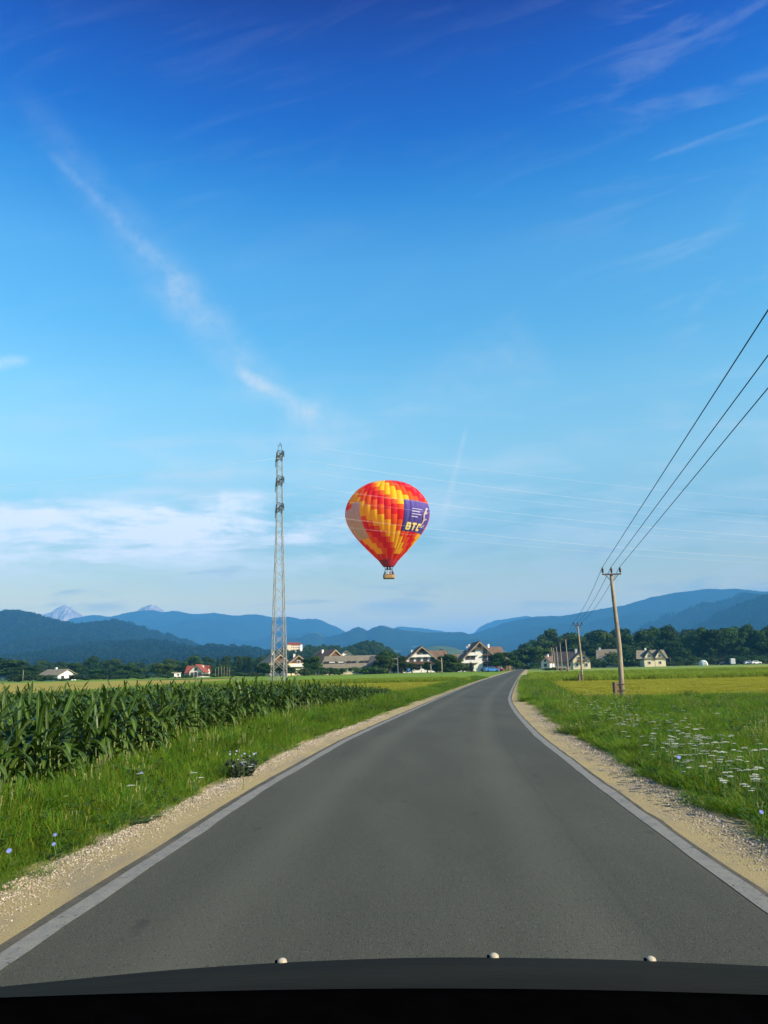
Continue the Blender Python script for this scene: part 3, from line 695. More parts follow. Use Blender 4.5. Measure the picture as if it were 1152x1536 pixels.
# ------------------------------------------------------------------ trees
BARK = pmat('bark', (.10, .07, .045), (.06, .045, .03), 3, .9, bump=.4)
LEAF = pmat('tree_leaves', (.022, .054, .008), (.046, .092, .012), .5, .7, rnd=.35, trans=.25, spec=.15, lo=.3, hi=.7)
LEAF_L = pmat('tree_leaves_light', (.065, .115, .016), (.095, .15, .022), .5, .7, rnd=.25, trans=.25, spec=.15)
NEED = pmat('conifer_needles', (.016, .038, .014), (.028, .055, .018), .6, .8, rnd=.25, trans=.1, spec=.1)
def leaf_quad(mb, p, nrm, s, mi=0):
    a = nrm.orthogonal().normalized(); e = nrm.cross(a)
    th = R.uniform(0, 6.28); a, e = a * math.cos(th) + e * math.sin(th), e * math.cos(th) - a * math.sin(th)
    p = Vector(p)
    mb.quad(p - a * s, p + e * s * .6 - a * s * .1, p + a * s, p - e * s * .6 - a * s * .1, mi=mi)
def rv(): 
    while True:
        q = Vector((R.uniform(-1, 1), R.uniform(-1, 1), R.uniform(-1, 1)))
        if .05 < q.length < 1: return q.normalized()
def broadleaf(seed, n, lobes, leaf, wide=.36, low=.18):
    """crown and trunk of a tree one unit high"""
    R.seed(seed); L = []
    for i in range(lobes):
        z = low + .12 + (.92 - low - .12) * R.random() ** .8
        rr = wide * (1 - max(0, (z - .5)) * 1.35) * math.sqrt(R.random()); th = R.uniform(0, 6.28)
        L.append((Vector((rr * math.cos(th), rr * math.sin(th), z)), R.uniform(.09, .17)))
    L.append((Vector((0, 0, .86)), .12)); L.append((Vector((0, 0, .5)), .22))
    mb = MB(); tw = sum(r * r for _, r in L)
    for c, r in L:
        for _ in range(int(n * r * r / tw)):
            d = rv(); q = R.random() ** .35
            p = c + Vector((d.x, d.y, d.z * .8)) * r * q * R.uniform(.85, 1.15)
            leaf_quad(mb, p, (d + rv() * .8).normalized(), leaf * R.uniform(.6, 1.4))
    tb = MB(); tb.tube([(0, 0, -.02), (.008, .004, .15), (-.005, .01, .4), (0, 0, .62)], [.032, .024, .018, .008], 7)
    for c, r in L[:5]:
        z0 = R.uniform(.15, .38); tb.tube([(0, 0, z0), c * .5 + Vector((0, 0, z0 * .5)), c], [.013, .009, .004], 5)
    return mb, tb
def conifer(seed, n, wide=.17):
    R.seed(seed); mb = MB()
    for i in range(n):
        z = .06 + .93 * (1 - math.sqrt(R.random())) ** .9; layer = .75 + .25 * math.cos(z * 55)
        r = wide * (1 - z) ** .85 * layer * math.sqrt(R.random()) + .004; th = R.uniform(0, 6.28)
        leaf_quad(mb, (r * math.cos(th), r * math.sin(th), z - r * .35), Vector((math.cos(th) * .5, math.sin(th) * .5, 1)).normalized() + rv() * .3, R.uniform(.012, .026))
    tb = MB(); tb.tube([(0, 0, -.02), (0, 0, .5), (0, 0, .97)], [.022, .014, .003], 6)
    return mb, tb
def bushy(seed, n):
    R.seed(seed); mb = MB()
    L = [(Vector((R.uniform(-.5, .5), R.uniform(-.35, .35), R.uniform(.25, .72))), R.uniform(.22, .34)) for _ in range(11)]
    for c, r in L:
        for _ in range(n // 11):
            d = rv(); p = c + d * r * R.random() ** .35; p.z = max(p.z, .02); leaf_quad(mb, p, (d + rv() * .7).normalized(), R.uniform(.035, .075))
    tb = MB()
    for i in range(5): tb.tube([(0, 0, 0), (R.uniform(-.3, .3), R.uniform(-.2, .2), .6)], [.03, .012], 5)
    return mb, tb
TV = {}
for i in range(6):
    mb, tb = broadleaf(100 + i, 3600, 20, .030, R.uniform(.30, .40))
    TV['b%d' % i] = (mb.mesh('crown', LEAF), tb.mesh('trunk', BARK))
for i in range(2):
    mb, tb = broadleaf(140 + i, 3600, 18, .030, .42)
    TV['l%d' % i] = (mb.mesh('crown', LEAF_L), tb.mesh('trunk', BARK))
for i in range(3):
    mb, tb = conifer(200 + i, 3000, (.15, .19, .22)[i]); TV['c%d' % i] = (mb.mesh('crown', NEED), tb.mesh('trunk', BARK))
for i in range(3):
    mb, tb = bushy(300 + i, 1500); TV['s%d' % i] = (mb.mesh('foliage', LEAF), tb.mesh('stem', BARK))
mb, tb = bushy(310, 1500); TV['t0'] = (mb.mesh('foliage', LEAF_L), tb.mesh('stem', BARK))
R.seed(5)
TCOUNT = {'b': 0, 'l': 0, 'c': 0, 's': 0}
def tree(kind, px, top, wpx, Y, label, group):
    """px, top: photo pixel of the crown's middle and its tip; wpx its width"""
    typ = kind[0]
    if len(kind) == 1:
        n = {'b': 6, 'l': 2, 'c': 3, 's': 3, 't': 1}[typ]; key = typ + str(R.randrange(n))
    else: key = kind
    crown, trunk = TV[key]
    h = zg(px, top, Y) ; wd = wpx * Y / F
    cat = {'b': 'tree', 'l': 'tree', 'c': 'conifer', 's': 'bush', 't': 'bush'}[typ]
    nm = {'b': 'broadleaf_tree', 'l': 'broadleaf_tree', 'c': 'conifer_tree', 's': 'bush', 't': 'bush'}[typ]
    t = thing(nm, (xg(px, Y), Y, -.05), R.uniform(0, 6.28) if typ not in 'st' else R.uniform(-.4, .4), label, cat, group)
    base_w = {'b': .60, 'l': .70, 'c': .32, 's': 1.1, 't': 1.1}[typ]
    t.scale = (wd / base_w, wd / base_w, h * 1.0)
    link(crown.name, crown, t); link(trunk.name, trunk, t)
    return t
GL, GM, GR = 'trees and bushes along the left field edge', 'trees around the village houses', 'trees beyond the right meadow'
# left field edge
tree('b', -22, 985, 50, 300, 'tall tree cut by the left edge of the view', GL)
tree('b', 14, 990, 52, 300, 'big dark broadleaf tree at the left end of the field edge', GL)
tree('b', 46, 1000, 34, 300, 'rounded tree left of the small grey-roofed house', GL)
tree('c0', 73, 996, 14, 312, 'slim dark conifer rising behind the small grey-roofed house', GL)
tree('b', 112, 995, 32, 315, 'dark round tree just right of the small grey-roofed house', GL)
tree('b', 93, 1001, 26, 330, 'low tree behind the roof ridge of the small grey-roofed house', GL)
tree('b', 143, 1003, 34, 300, 'low round tree between two larger ones on the left field edge', GL)
tree('b', 191, 997, 46, 300, 'broad dome-shaped tree in the middle of the left field edge', GL)
tree('l', 238, 993, 42, 300, 'lighter green tree right of the broad dome-shaped tree', GL)
tree('b', 272, 999, 34, 330, 'dark tree behind the white trailer', GL)
tree('b', 322, 1000, 30, 330, 'tree just right of the white house with a red roof', GL)
tree('b', 341, 997, 26, 340, 'tree between the red-roofed house and the twin spruces', GL)
tree('c1', 359, 985, 17, 330, 'left one of the twin spruces left of the pylon', GL)
tree('c2', 374, 985, 16, 330, 'right one of the twin spruces left of the pylon', GL)
tree('c', 389, 992, 13, 345, 'small spruce next to the foot of the pylon', GL)
tree('b', 285, 1000, 24, 345, 'tree close behind the left side of the red roof', GL)
for px, top, wd, lb in ((28, 1010, 40, 'low bush at the far left under the tall trees'), (62, 1011, 36, 'low bush left below the small grey-roofed house'), (92, 1016, 44, 'flat hedge in front of the small grey-roofed house'), (128, 1010, 36, 'bush right of the small grey-roofed house'), (163, 1009, 40, 'bush left of the dome-shaped tree'),
                    (212, 1010, 36, 'bush below the lighter green tree'), (252, 1009, 28, 'bush left of the white trailer'), (322, 1009, 30, 'bush right of the red-roofed house'), (348, 1008, 30, 'bush below the twin spruces'), (377, 1007, 34, 'bush between the spruces and the pylon'), (278, 1011, 20, 'little bush left of the red-roofed house')):
    tree('s', px, top, wd, 270, lb, GL)
# village middle
for k, px, top, wd, Y, lb in (('b', 404, 997, 22, 255, 'tree seen through the left legs of the pylon'), ('b', 420, 994, 26, 258, 'tree seen between the pylon legs'), ('b', 437, 1000, 20, 255, 'tree just right of the pylon'), ('b', 462, 994, 24, 300, 'tree right of the chalet beside the pylon'),
        ('s', 456, 999, 26, 250, 'bush in front of the chalet beside the pylon'), ('b', 476, 996, 24, 262, 'dark tree before the brown chalet'), ('s', 494, 999, 28, 250, 'bush before the brown chalet'), ('s', 508, 1001, 22, 250, 'bush at the left corner of the long grey roof'),
        ('s', 546, 999, 34, 252, 'bush below the dormers of the long grey roof'), ('s', 566, 996, 28, 252, 'bush at the right end of the long grey roof'), ('b', 582, 976, 34, 330, 'tall tree between the long grey roof and the left hotel'), ('b', 600, 985, 24, 340, 'dark tree behind the left hotel'), ('c', 594, 982, 12, 330, 'conifer beside the left hotel'),
        ('s', 602, 992, 30, 262, 'bush left of the left hotel'), ('b', 618, 994, 18, 262, 'small tree before the left hotel, left of its door'), ('b', 641, 993, 22, 262, 'small tree before the left hotel, right of its door'), ('s', 655, 995, 24, 258, 'bush at the right corner of the left hotel'),
        ('c', 671, 979, 13, 320, 'dark conifer between the two hotels'), ('c', 680, 984, 11, 320, 'lower conifer between the two hotels'), ('b', 664, 988, 24, 335, 'broadleaf tree between the two hotels'), ('b', 684, 988, 22, 262, 'tree hiding the left corner of the right hotel'), ('s', 694, 993, 24, 258, 'bush before the left part of the right hotel'),
        ('c1', 707, 992, 11, 255, 'small dark cone-shaped tree before the right hotel'), ('b', 746, 982, 20, 270, 'tree between the right hotel and the wooden shelter'), ('b', 757, 979, 22, 300, 'tree behind the wooden shelter'), ('s', 672, 997, 30, 256, 'low hedge between the two hotels'), ('c', 612, 985, 10, 330, 'thin conifer behind the ridge of the left hotel'), ('b', 735, 990, 16, 285, 'tree at the right corner of the right hotel')):
    tree(k, px, top, wd, Y, lb, GM)
for k, px, top, wd, lb in (('b', 396, 993, 20, 'tree left of the pylon legs before the village'), ('b', 463, 987, 18, 'tree between the two chalets right of the pylon'), ('b', 472, 984, 20, 'taller tree before the brown chalet, at its left corner'), ('b', 574, 983, 24, 'round tree right of the dark timber gable'), ('l', 586, 986, 18, 'lighter tree left of the street lamp'),
        ('b', 604, 985, 20, 'dark tree at the left corner of the left hotel'), ('b', 660, 984, 20, 'dark tree at the right corner of the left hotel'), ('b', 676, 981, 26, 'broad dark tree in the gap between the hotels'), ('l', 690, 987, 16, 'lighter small tree left of the right hotel'), ('c', 668, 978, 11, 'pointed spruce in the gap between the hotels'), ('b', 748, 979, 20, 'dark tree left of the wooden shelter'), ('b', 770, 984, 20, 'tree right of the wooden shelter')):
    tree(k, px, top, wd, 259, lb, GM)
# right side
for k, px, top, wd, Y, lb in (('b', 774, 976, 22, 350, 'dark tree above the far end of the road'), ('l1', 809, 968, 40, 345, 'light green round tree right of the far end of the road'), ('b', 790, 970, 34, 350, 'dark round tree right of the far end of the road'), ('b', 828, 963, 30, 390, 'dark tree behind the far pair of poles'),
        ('b', 868, 953, 40, 385, 'tall dark tree above the white gabled house'), ('b', 848, 960, 30, 390, 'dark tree left above the white gabled house'), ('b', 894, 966, 34, 370, 'lower tree right of the white gabled house'), ('l0', 915, 948, 22, 372, 'tall light green tree left of the nearest pole'), ('b', 905, 953, 24, 378, 'dark tree left of the tall light green tree'), ('b', 928, 957, 24, 365, 'dark tree behind the nearest pole'),
        ('b', 945, 950, 34, 375, 'dark tree right of the nearest pole'), ('b', 970, 944, 34, 372, 'tall dark tree above the twin-gabled house'), ('b', 989, 941, 30, 375, 'tallest tree behind the twin-gabled house'), ('b', 1006, 945, 30, 372, 'dark tree right above the twin-gabled house'),
        ('l0', 1035, 952, 24, 360, 'lighter green tree in the gap right of the twin-gabled house'), ('b', 1018, 962, 34, 350, 'lower tree right of the twin-gabled house'), ('b', 1056, 941, 28, 355, 'tall dark tree at the left of the last grove'), ('b', 1072, 943, 36, 352, 'tall dark tree above the round tent'),
        ('b', 1089, 944, 36, 352, 'tall dark tree above the parked camper van'), ('b', 1106, 949, 30, 352, 'dark tree in the middle of the last grove'), ('b', 1122, 937, 30, 355, 'tallest tree of the last grove near the right edge'), ('b', 1140, 944, 34, 352, 'dark tree near the right edge of the view'), ('b', 1162, 945, 40, 352, 'dark tree cut by the right edge of the view'), ('b', 1190, 940, 44, 352, 'dark tree outside the right edge of the view'),
        ('s', 940, 975, 44, 335, 'dark bush behind the nearest pole'), ('s', 960, 985, 36, 330, 'bush left of the twin-gabled house'), ('s', 906, 983, 50, 322, 'bush below the weathered grey roof'), ('s', 1010, 990, 24, 325, 'bush at the right corner of the twin-gabled house'), ('s', 1030, 983, 36, 335, 'bush left of the round tent'), ('s', 1075, 981, 40, 340, 'bush right of the round tent'), ('s', 1115, 981, 46, 340, 'bush behind the parked camper van'), ('s', 1150, 981, 44, 340, 'bush at the right edge of the view'),
        ('s', 846, 990, 24, 300, 'bush left of the white gabled house'), ('s', 832, 1000, 30, 236, 'low dark hedge in the meadow below the far poles'), ('s', 792, 992, 40, 330, 'bush right of the road end'), ('b', 935, 966, 30, 350, 'lower tree right behind the nearest pole')):
    tree(k, px, top, wd, Y, lb, GR)

# ------------------------------------------------------------------ scattered instances (things nobody could count)
def scatter(name, pts, protos, label=None):
    """pts: (co, rotation, scale, index); protos: meshes"""
    c = bpy.data.collections.new(name + '_kinds')
    for i, me in enumerate(protos):
        o = bpy.data.objects.new('%s_%02d' % (name, i), me); c.objects.link(o)
    me = bpy.data.meshes.new(name); me.from_pydata([p[0] for p in pts], [], [])
    a = me.attributes.new('rot', 'FLOAT_VECTOR', 'POINT'); a.data.foreach_set('vector', [x for p in pts for x in p[1]])
    a = me.attributes.new('scl', 'FLOAT_VECTOR', 'POINT'); a.data.foreach_set('vector', [x for p in pts for x in p[2]])
    a = me.attributes.new('idx', 'INT', 'POINT'); a.data.foreach_set('value', [p[3] for p in pts])
    o = link(name, me); tag(o, label, kind='stuff')
    ng = bpy.data.node_groups.new(name, 'GeometryNodeTree')
    ng.interface.new_socket('Geometry', in_out='INPUT', socket_type='NodeSocketGeometry'); ng.interface.new_socket('Geometry', in_out='OUTPUT', socket_type='NodeSocketGeometry')
    gi, go = ng.nodes.new('NodeGroupInput'), ng.nodes.new('NodeGroupOutput')
    ci = ng.nodes.new('GeometryNodeCollectionInfo'); ci.inputs['Collection'].default_value = c
    ci.inputs['Separate Children'].default_value = True; ci.inputs['Reset Children'].default_value = True
    ip = ng.nodes.new('GeometryNodeInstanceOnPoints'); ip.inputs['Pick Instance'].default_value = True
    def na(nm, typ):
        nd = ng.nodes.new('GeometryNodeInputNamedAttribute'); nd.data_type = typ; nd.inputs['Name'].default_value = nm
        return next(s_ for s_ in nd.outputs if s_.enabled and s_.name == 'Attribute')
    L = ng.links.new
    L(gi.outputs[0], ip.inputs['Points']); L(ci.outputs[0], ip.inputs['Instance']); L(na('idx', 'INT'), ip.inputs['Instance Index'])
    er = ng.nodes.new('FunctionNodeEulerToRotation'); L(na('rot', 'FLOAT_VECTOR'), er.inputs[0]); L(er.outputs[0], ip.inputs['Rotation'])
    L(na('scl', 'FLOAT_VECTOR'), ip.inputs['Scale']); L(ip.outputs[0], go.inputs[0])
    md = o.modifiers.new('scatter', 'NODES'); md.node_group = ng
    return o
# wooded rise behind the village (castle hill): a far-off wood
RISE = [(395, 1003), (415, 992), (430, 981), (444, 974), (458, 977), (475, 980), (494, 979), (522, 980), (541, 973), (560, 972), (577, 980), (591, 989), (606, 1000)]
hill('wooded_rise', RISE, 900, 260, FOR, 'low wooded rise behind the village with a castle on it', .15, .6, 3.0)
pts = []
for i in range(1500):
    k = R.randrange(len(RISE) - 1); t = R.random(); px = RISE[k][0] + (RISE[k+1][0] - RISE[k][0]) * t; py = RISE[k][1] + (RISE[k+1][1] - RISE[k][1]) * t
    f = R.random() ** .5 ; Y = 900 - 260 * (1 - f); hz = max(0, zg(px, py, 900)) * f ** 1.15; x = at(px, py, 900).x
    if 424 < px < 462 and f > .8: continue
    s_ = R.uniform(6.5, 11); wv = s_ * R.uniform(.8, 1.15)
    pts.append(((x + R.uniform(-3, 3), Y, hz - 1), (0, 0, R.uniform(0, 6.28)), (wv, wv, s_), R.randrange(5)))
scatter('wood', pts, [TV['b0'][0], TV['b2'][0], TV['b4'][0], TV['c1'][0], TV['c2'][0]], 'far-off wood covering the rise behind the village')
pts = []
for i in range(420):                                      # distant wood closing the plain behind the field edges
    px = R.uniform(-60, 1220); Y = R.uniform(430, 600)
    if 395 < px < 600: continue
    s_ = R.uniform(7, 12) * (1.0 if px < 780 else 1.9); pts.append(((xg(px, Y), Y, -.3), (0, 0, R.uniform(0, 6.28)), (s_ * 1.2, s_ * 1.2, s_), R.randrange(4)))
scatter('distant_trees', pts, [TV['b1'][0], TV['b3'][0], TV['b5'][0], TV['c2'][0]], 'distant band of trees closing the plain')

# woods on the nearer hills: many small crowns
R.seed(77)
def far_crown(seed, con):
    q = random.Random(seed); mb = MB()
    for i in range(90):
        if con:
            z = 1 - math.sqrt(q.random()); r = .2 * (1 - z) + .01; th = q.uniform(0, 6.28); p = (r * math.cos(th), r * math.sin(th), z)
        else:
            d = rv(); p = (d.x * .38, d.y * .38, .55 + d.z * .42)
        leaf_quad(mb, p, rv(), q.uniform(.08, .16))
    return mb.mesh('far_crown', FARN if con else FARL)
FARL = pmat('far_leaves', (.008, .019, .007), (.014, .028, .009), .5, .9, rnd=.35, spec=0)
FARN = pmat('far_needles', (.005, .012, .007), (.009, .018, .009), .5, .9, rnd=.35, spec=0)
FC = [far_crown(i, i % 2 == 0) for i in range(6)]
def hill_wood(o, n, h0, h1, label):
    me = o.data; V = me.vertices; P_ = me.polygons; pts = []; k = len(P_)
    while len(pts) < n:
        f = P_[R.randrange(k)]
        if f.normal.y > .25: continue
        a, b_, c_, d_ = (V[i].co for i in f.vertices); s1, s2 = R.random(), R.random()
        p = (a * (1 - s1) + b_ * s1) * (1 - s2) + (d_ * (1 - s1) + c_ * s1) * s2
        if abs(p.x) > p.y * .56 or noise.noise(p * .004) < -.42: continue
        h = R.uniform(h0, h1); pts.append(((p.x, p.y, p.z - h * .15), (0, 0, R.uniform(0, 6.28)), (h, h, h), R.randrange(6)))
    scatter('hill_forest', pts, FC, label)
HL = {o['label']: o for o in COL.objects if o.name.startswith('hill') and 'label' in o}
hill_wood(HL['low forested foothill in front of the left hills'], 6000, 11, 19, 'forest on the low foothill at the left')
hill_wood(HL['dark wooded hills at the left edge'], 8000, 14, 24, 'forest on the dark hills at the left edge')
hill_wood(HL['dark wooded slope at the right edge'], 5000, 14, 24, 'forest on the dark slope at the right edge')
hill_wood(HL['wooded slope in front of the broad blue mountain'], 6000, 16, 28, 'forest on the slope before the broad blue mountain')

# ------------------------------------------------------------------ houses
PLW = pmat('white_plaster', (.74, .71, .64), (.64, .61, .54), .8, .85)
PLC = pmat('cream_plaster', (.74, .62, .40), (.66, .54, .35), .8, .85)
PLY = pmat('grey_plaster', (.52, .46, .37), (.44, .38, .30), .8, .85)
TIM = pmat('brown_timber', (.13, .065, .035), (.08, .042, .024), 1.5, .8, stretch=(1, 1, 5))
TIML = pmat('pale_timber', (.40, .30, .17), (.30, .22, .12), 1.5, .8)
RGY = pmat('grey_roof', (.24, .205, .135), (.165, .145, .10), 1.0, .85, stretch=(1, 1, 4))
RDK = pmat('dark_roof', (.060, .052, .050), (.04, .036, .035), 1.0, .8)
RBR = pmat('brown_roof', (.15, .095, .060), (.095, .062, .042), 1.0, .85)
RRD = pmat('red_roof', (.26, .062, .035), (.19, .045, .03), 1.0, .8)
GLS = pmat('window_glass', (.03, .035, .045), (.05, .055, .06), 2, .15, spec=.6)
STN = pmat('rubble_stone', (.42, .38, .30), (.28, .25, .20), 2.5, .9)
def wall_prism(w_, d, hw, hr):
    mb = MB(); mb.prism([(-w_/2, 0), (w_/2, 0), (w_/2, hw), (0, hw + hr), (-w_/2, hw)], -d/2, d/2); return mb
def house(px, Y, w_, d, hw, hr, rz, wallm, roofm, label, wins=(), balc=(), chim=(), gable=None, over=.5, name='house', cat='house', timber=None, dorm=()):
    """gable ends at local y = -d/2 and d/2; wins: (face, a, z, w, h) with face 'f' front gable, 'r' / 'l' sides"""
    t = thing(name, (xg(px, Y), Y, 0), rz, label, cat, 'houses of the village')
    wall_prism(w_, d, hw, hr).build('wall', wallm, t)
    mb = MB(); sl = hr / (w_ / 2); ov = over
    for s_ in (-1, 1):
        x0, z0, x1, z1 = 0, hw + hr + .06, s_ * (w_/2 + ov), hw - sl * ov + .06
        pl = [(x0, z0), (x1, z1), (x1, z1 + .22), (x0, z0 + .26)]
        mb.prism(pl if s_ > 0 else pl[::-1], -d/2 - ov * 1.2, d/2 + ov)
    roof = mb.build('roof', roofm, t)
    if gable is not None:                                 # timber-clad gable triangle, slightly proud
        mb = MB(); g0 = gable; xx = (w_ / 2) * min(1, (hw + hr - g0) / hr); mb.prism([(-xx, g0), (xx, g0), (0, hw + hr)] if g0 >= hw else [(-w_/2, g0), (w_/2, g0), (w_/2, hw), (0, hw + hr), (-w_/2, hw)], -d/2 - .06, -d/2 + .0)
        mb.build('gable_boards', timber or TIM, t)
    if gable is not None:                                 # pale barge boards under the roof edge
        for s_ in (-1, 1):
            x1, z1 = s_ * (w_/2 + ov * .98), hw - sl * ov * .98
            pl = [(0, hw + hr + .04), (x1, z1 + .04), (x1, z1 - .30), (0, hw + hr - .34)]
            mb = MB(); mb.prism(pl[::-1] if s_ > 0 else pl, -d/2 - ov * 1.2 - .07, -d/2 - ov * 1.2 - .005); mb.build('barge_board', TIML, t)
    for f, a, z, ww, wh in wins:
        fr, pn = MB(), MB()
        if f == 'f': c = (a, -d/2 - .09, z); dm = (ww + .25, .1, wh + .25); pc = (a, -d/2 - .13, z); pd = (ww, .06, wh)
        else:
            sg = 1 if f == 'r' else -1; c = (sg * (w_/2 + .04), a, z); dm = (.1, ww + .25, wh + .25); pc = (sg * (w_/2 + .08), a, z); pd = (.06, ww, wh)
        fr.box(c, dm); fo = fr.build('window', PLW if wallm is not PLW else TIM, t); pn.box(pc, pd); pn.build('pane', GLS, fo)
    for z, x0, x1, hh, mt in balc:
        mb = MB(); mb.box(((x0 + x1) / 2, -d/2 - .45, z), (x1 - x0, .8, .16)); mb.box(((x0 + x1) / 2, -d/2 - .82, z + hh / 2), (x1 - x0, .08, hh))
        mb.build('balcony', mt, t)
    for x, y, h_ in chim:
        zr = hw + hr - abs(x) * sl; mb = MB(); mb.box((x, y, zr + h_ / 2 - .2), (.7, .7, h_ + .4)); mb.box((x, y, zr + h_ + .05), (.85, .85, .12)); mb.build('chimney', PLW, roof)
    for sg, y, ww in dorm:                                # dormers on a roof slope
        xm = sg * w_ * .27; zr = hw + hr - abs(xm) * sl
        mb = MB(); mb.box((xm + sg * .35, y, zr + .1), (1.2, ww, .75)); do = mb.build('dormer', RDK, roof)
        mb = MB(); mb.box((xm + sg * .98, y, zr + .12), (.06, ww * .8, .42)); mb.build('pane', GLS if ww < 2.4 else PLW, t)
    return t
def k_(Y): return Y / F
# left
house(86, 285, 8, 10, 1.9, 1.9, math.radians(62), PLW, RGY, 'small white house with a grey roof among trees on the far left', [('f', -2, 1.1, 1.0, 1.0), ('f', 1.5, 1.1, 1.0, 1.0)], chim=[(0, 1, .8)])
house(298, 300, 5.0, 7, 2.1, 2.4, math.radians(-4), PLW, RRD, 'small white gabled house with a red roof in the left distance', [('f', -1.4, 1.1, .8, 1.2), ('f', 0, 1.1, .8, 1.6), ('f', 1.4, 1.1, .8, 1.2), ('f', 0, 3.0, .8, .8)], chim=[(.9, 2, .7)])
house(297, 308, 5, 8, 1.9, 2.2, math.radians(86), PLW, RRD, 'long red roofed wing behind the small white gabled house')
mt = thing('trailer', (xg(266, 262), 262, 0), .1, 'small white trailer with a flat roof at the left field edge', 'trailer')
mb = MB(); mb.box((0, 0, 1.05), (1.9, 1.6, 1.3)); mb.build('body', PLW, mt); mb = MB(); mb.box((-.3, 0, 1.85), (3.0, 2.0, .14)); mb.build('roof', PLY, mt)
for x in (-.6, .6):
    mb = MB(); mb.tube([(x, -.85, .32), (x, .85, .32)], .3, 10); mb.build('wheel', RDK, mt)
mb = MB(); mb.box((.4, -.83, 1.15), (.6, .06, .5)); mb.build('window', GLS, mt)
# around the pylon
house(412, 290, 8.5, 11, 4.0, 3.4, math.radians(28), PLC, RGY, 'cream chalet with a brown gable seen behind the pylon legs', [('f', -2, 1.8, 1, 1.2), ('f', 2, 1.8, 1, 1.2)], [(3.0, -4, 4, .9, TIM)], [(0, 2, 1.2)], 4.3)
house(446, 278, 7.6, 9, 3.9, 2.9, math.radians(12), PLC, RBR, 'cream chalet with a white balcony right of the pylon', [('f', -1.5, 1.6, 1, 1.2), ('f', 1.5, 1.6, 1, 1.2), ('f', 0, 4.6, .9, .8)], [(3.0, -2.9, 2.9, .9, PLW)], [(-1, 1, 1.3)], 4.2)
house(491, 300, 10.5, 11, 4.8, 4.1, math.radians(36), PLW, RBR, 'brown roofed chalet with a white balcony left of the long grey roof', [('f', -3, 1.8, 1, 1.3), ('f', 0, 1.8, 1, 1.3), ('f', 3, 1.8, 1, 1.3), ('f', 0, 6.0, 1, .9), ('l', -2, 2.5, 1.2, 1.2), ('l', 2, 2.5, 1.2, 1.2)], [(3.2, -4.5, 4.5, 1.0, PLW)], [(-1.5, 1, 1.4)], 4.8)
house(518, 318, 8.6, 10, 5.6, 3.2, math.radians(8), PLW, RGY, 'white gabled house peeking above the long grey roof', [('f', 0, 6.6, 1.0, 1.0)], over=.7)
house(525, 268, 10, 16.5, 2.3, 3.6, math.radians(82), PLC, RGY, 'long low house with a big grey roof and a row of dormers', [('l', y, 1.6, 1.3, 1.2) for y in (-6, -3.5, -1, 2, 4.5, 7)], (), (), dorm=[(-1, y, 1.3) for y in (-6.6, -4.8, -2.2, -.4)] + [(-1, 2.4, 2.4), (-1, 5.4, 2.4), (-1, 7.4, 1.2)])
house(558, 266, 8, 8, 2.2, 3.4, math.radians(38), TIM, RGY, 'dark timber gable end at the right of the long grey roof', [('f', -2, 1.4, 1, 1.1), ('f', 2, 1.4, 1, 1.1)])
# hotels
HG = [('f', x, 1.8, 1.3, 1.5) for x in (-4.6, -1.6, 1.6, 4.6)] + [('f', x, 4.5, 1.2, 1.3) for x in (-3.6, -1.2, 1.2, 3.6)] + [('f', x, 6.7, 1.0, 1.0) for x in (-1, 1)]
house(630, 283, 13.8, 18, 3.1, 5.7, math.radians(3), PLW, RBR, 'left hotel with a broad brown gable and dark wooden balconies', HG, [(3.0, -6.2, 6.2, .8, TIM), (5.35, -3.9, 3.9, .75, PLW)], [(-2.5, 2, 1.2), (2, 4, 1.0)], 6.7, .9, 'hotel', 'hotel')
house(648, 304, 9, 12, 3.6, 4.2, math.radians(-66), PLW, RBR, 'brown roofed side wing right behind the left hotel', [('l', y, 2, 1.3, 1.4) for y in (-4, 0, 4)], [(3.0, -4, 4, .8, TIM)], name='hotel_wing', cat='hotel wing')
house(609, 300, 8, 9, 1.8, 3.4, math.radians(70), PLW, RGY, 'low grey roofed wing left of the left hotel', [('l', y, 1.4, 1.2, 1.2) for y in (-3, 0, 3)], name='hotel_wing', cat='hotel wing')
HR_ = [('f', x, 1.7, 1.3, 1.6) for x in (-4.9, -3.0, 1.7, 3.4, 5.1)] + [('f', x, 4.3, 1.3, 1.5) for x in (-4.2, -2.4, 1.7, 3.6)] + [('f', x, 6.7, 1.2, 1.3) for x in (-2.2, 1.9)] + [('f', 0, 8.6, 1.0, .9)]
house(715.5, 281, 15.4, 18, 2.6, 7.4, math.radians(1), PLW, RBR, 'right hotel, white with a steep gable and stacked balconies', HR_, [(2.85, .9, 6.4, .35, TIM), (5.4, .9, 4.6, .35, TIM), (2.95, -6.2, -.6, .95, PLW), (5.45, -4.4, -.6, .95, PLW), (7.7, -2.2, 2.2, .3, TIM)], [(-3.0, 1, 1.6), (-4.2, 4, 1.4), (-2.0, 3, 1.4), (2.5, 5, 1.2)], 9.2, .9, 'hotel', 'hotel')
house(734, 308, 9, 11, 4.0, 4.8, math.radians(-66), PLW, RBR, 'brown roofed side wing right behind the right hotel', [('l', y, 2, 1.3, 1.4) for y in (-4, 0, 4)], [(3.0, -4, 4, .8, TIM)], [(0, 0, 1.2)], name='hotel_wing', cat='hotel wing')
house(689, 300, 10, 10, 1.6, 4.6, math.radians(66), PLW, RGY, 'low grey roofed wing left of the right hotel', [('l', y, 1.4, 1.2, 1.2) for y in (-3, 0, 3)], name='hotel_wing', cat='hotel wing')
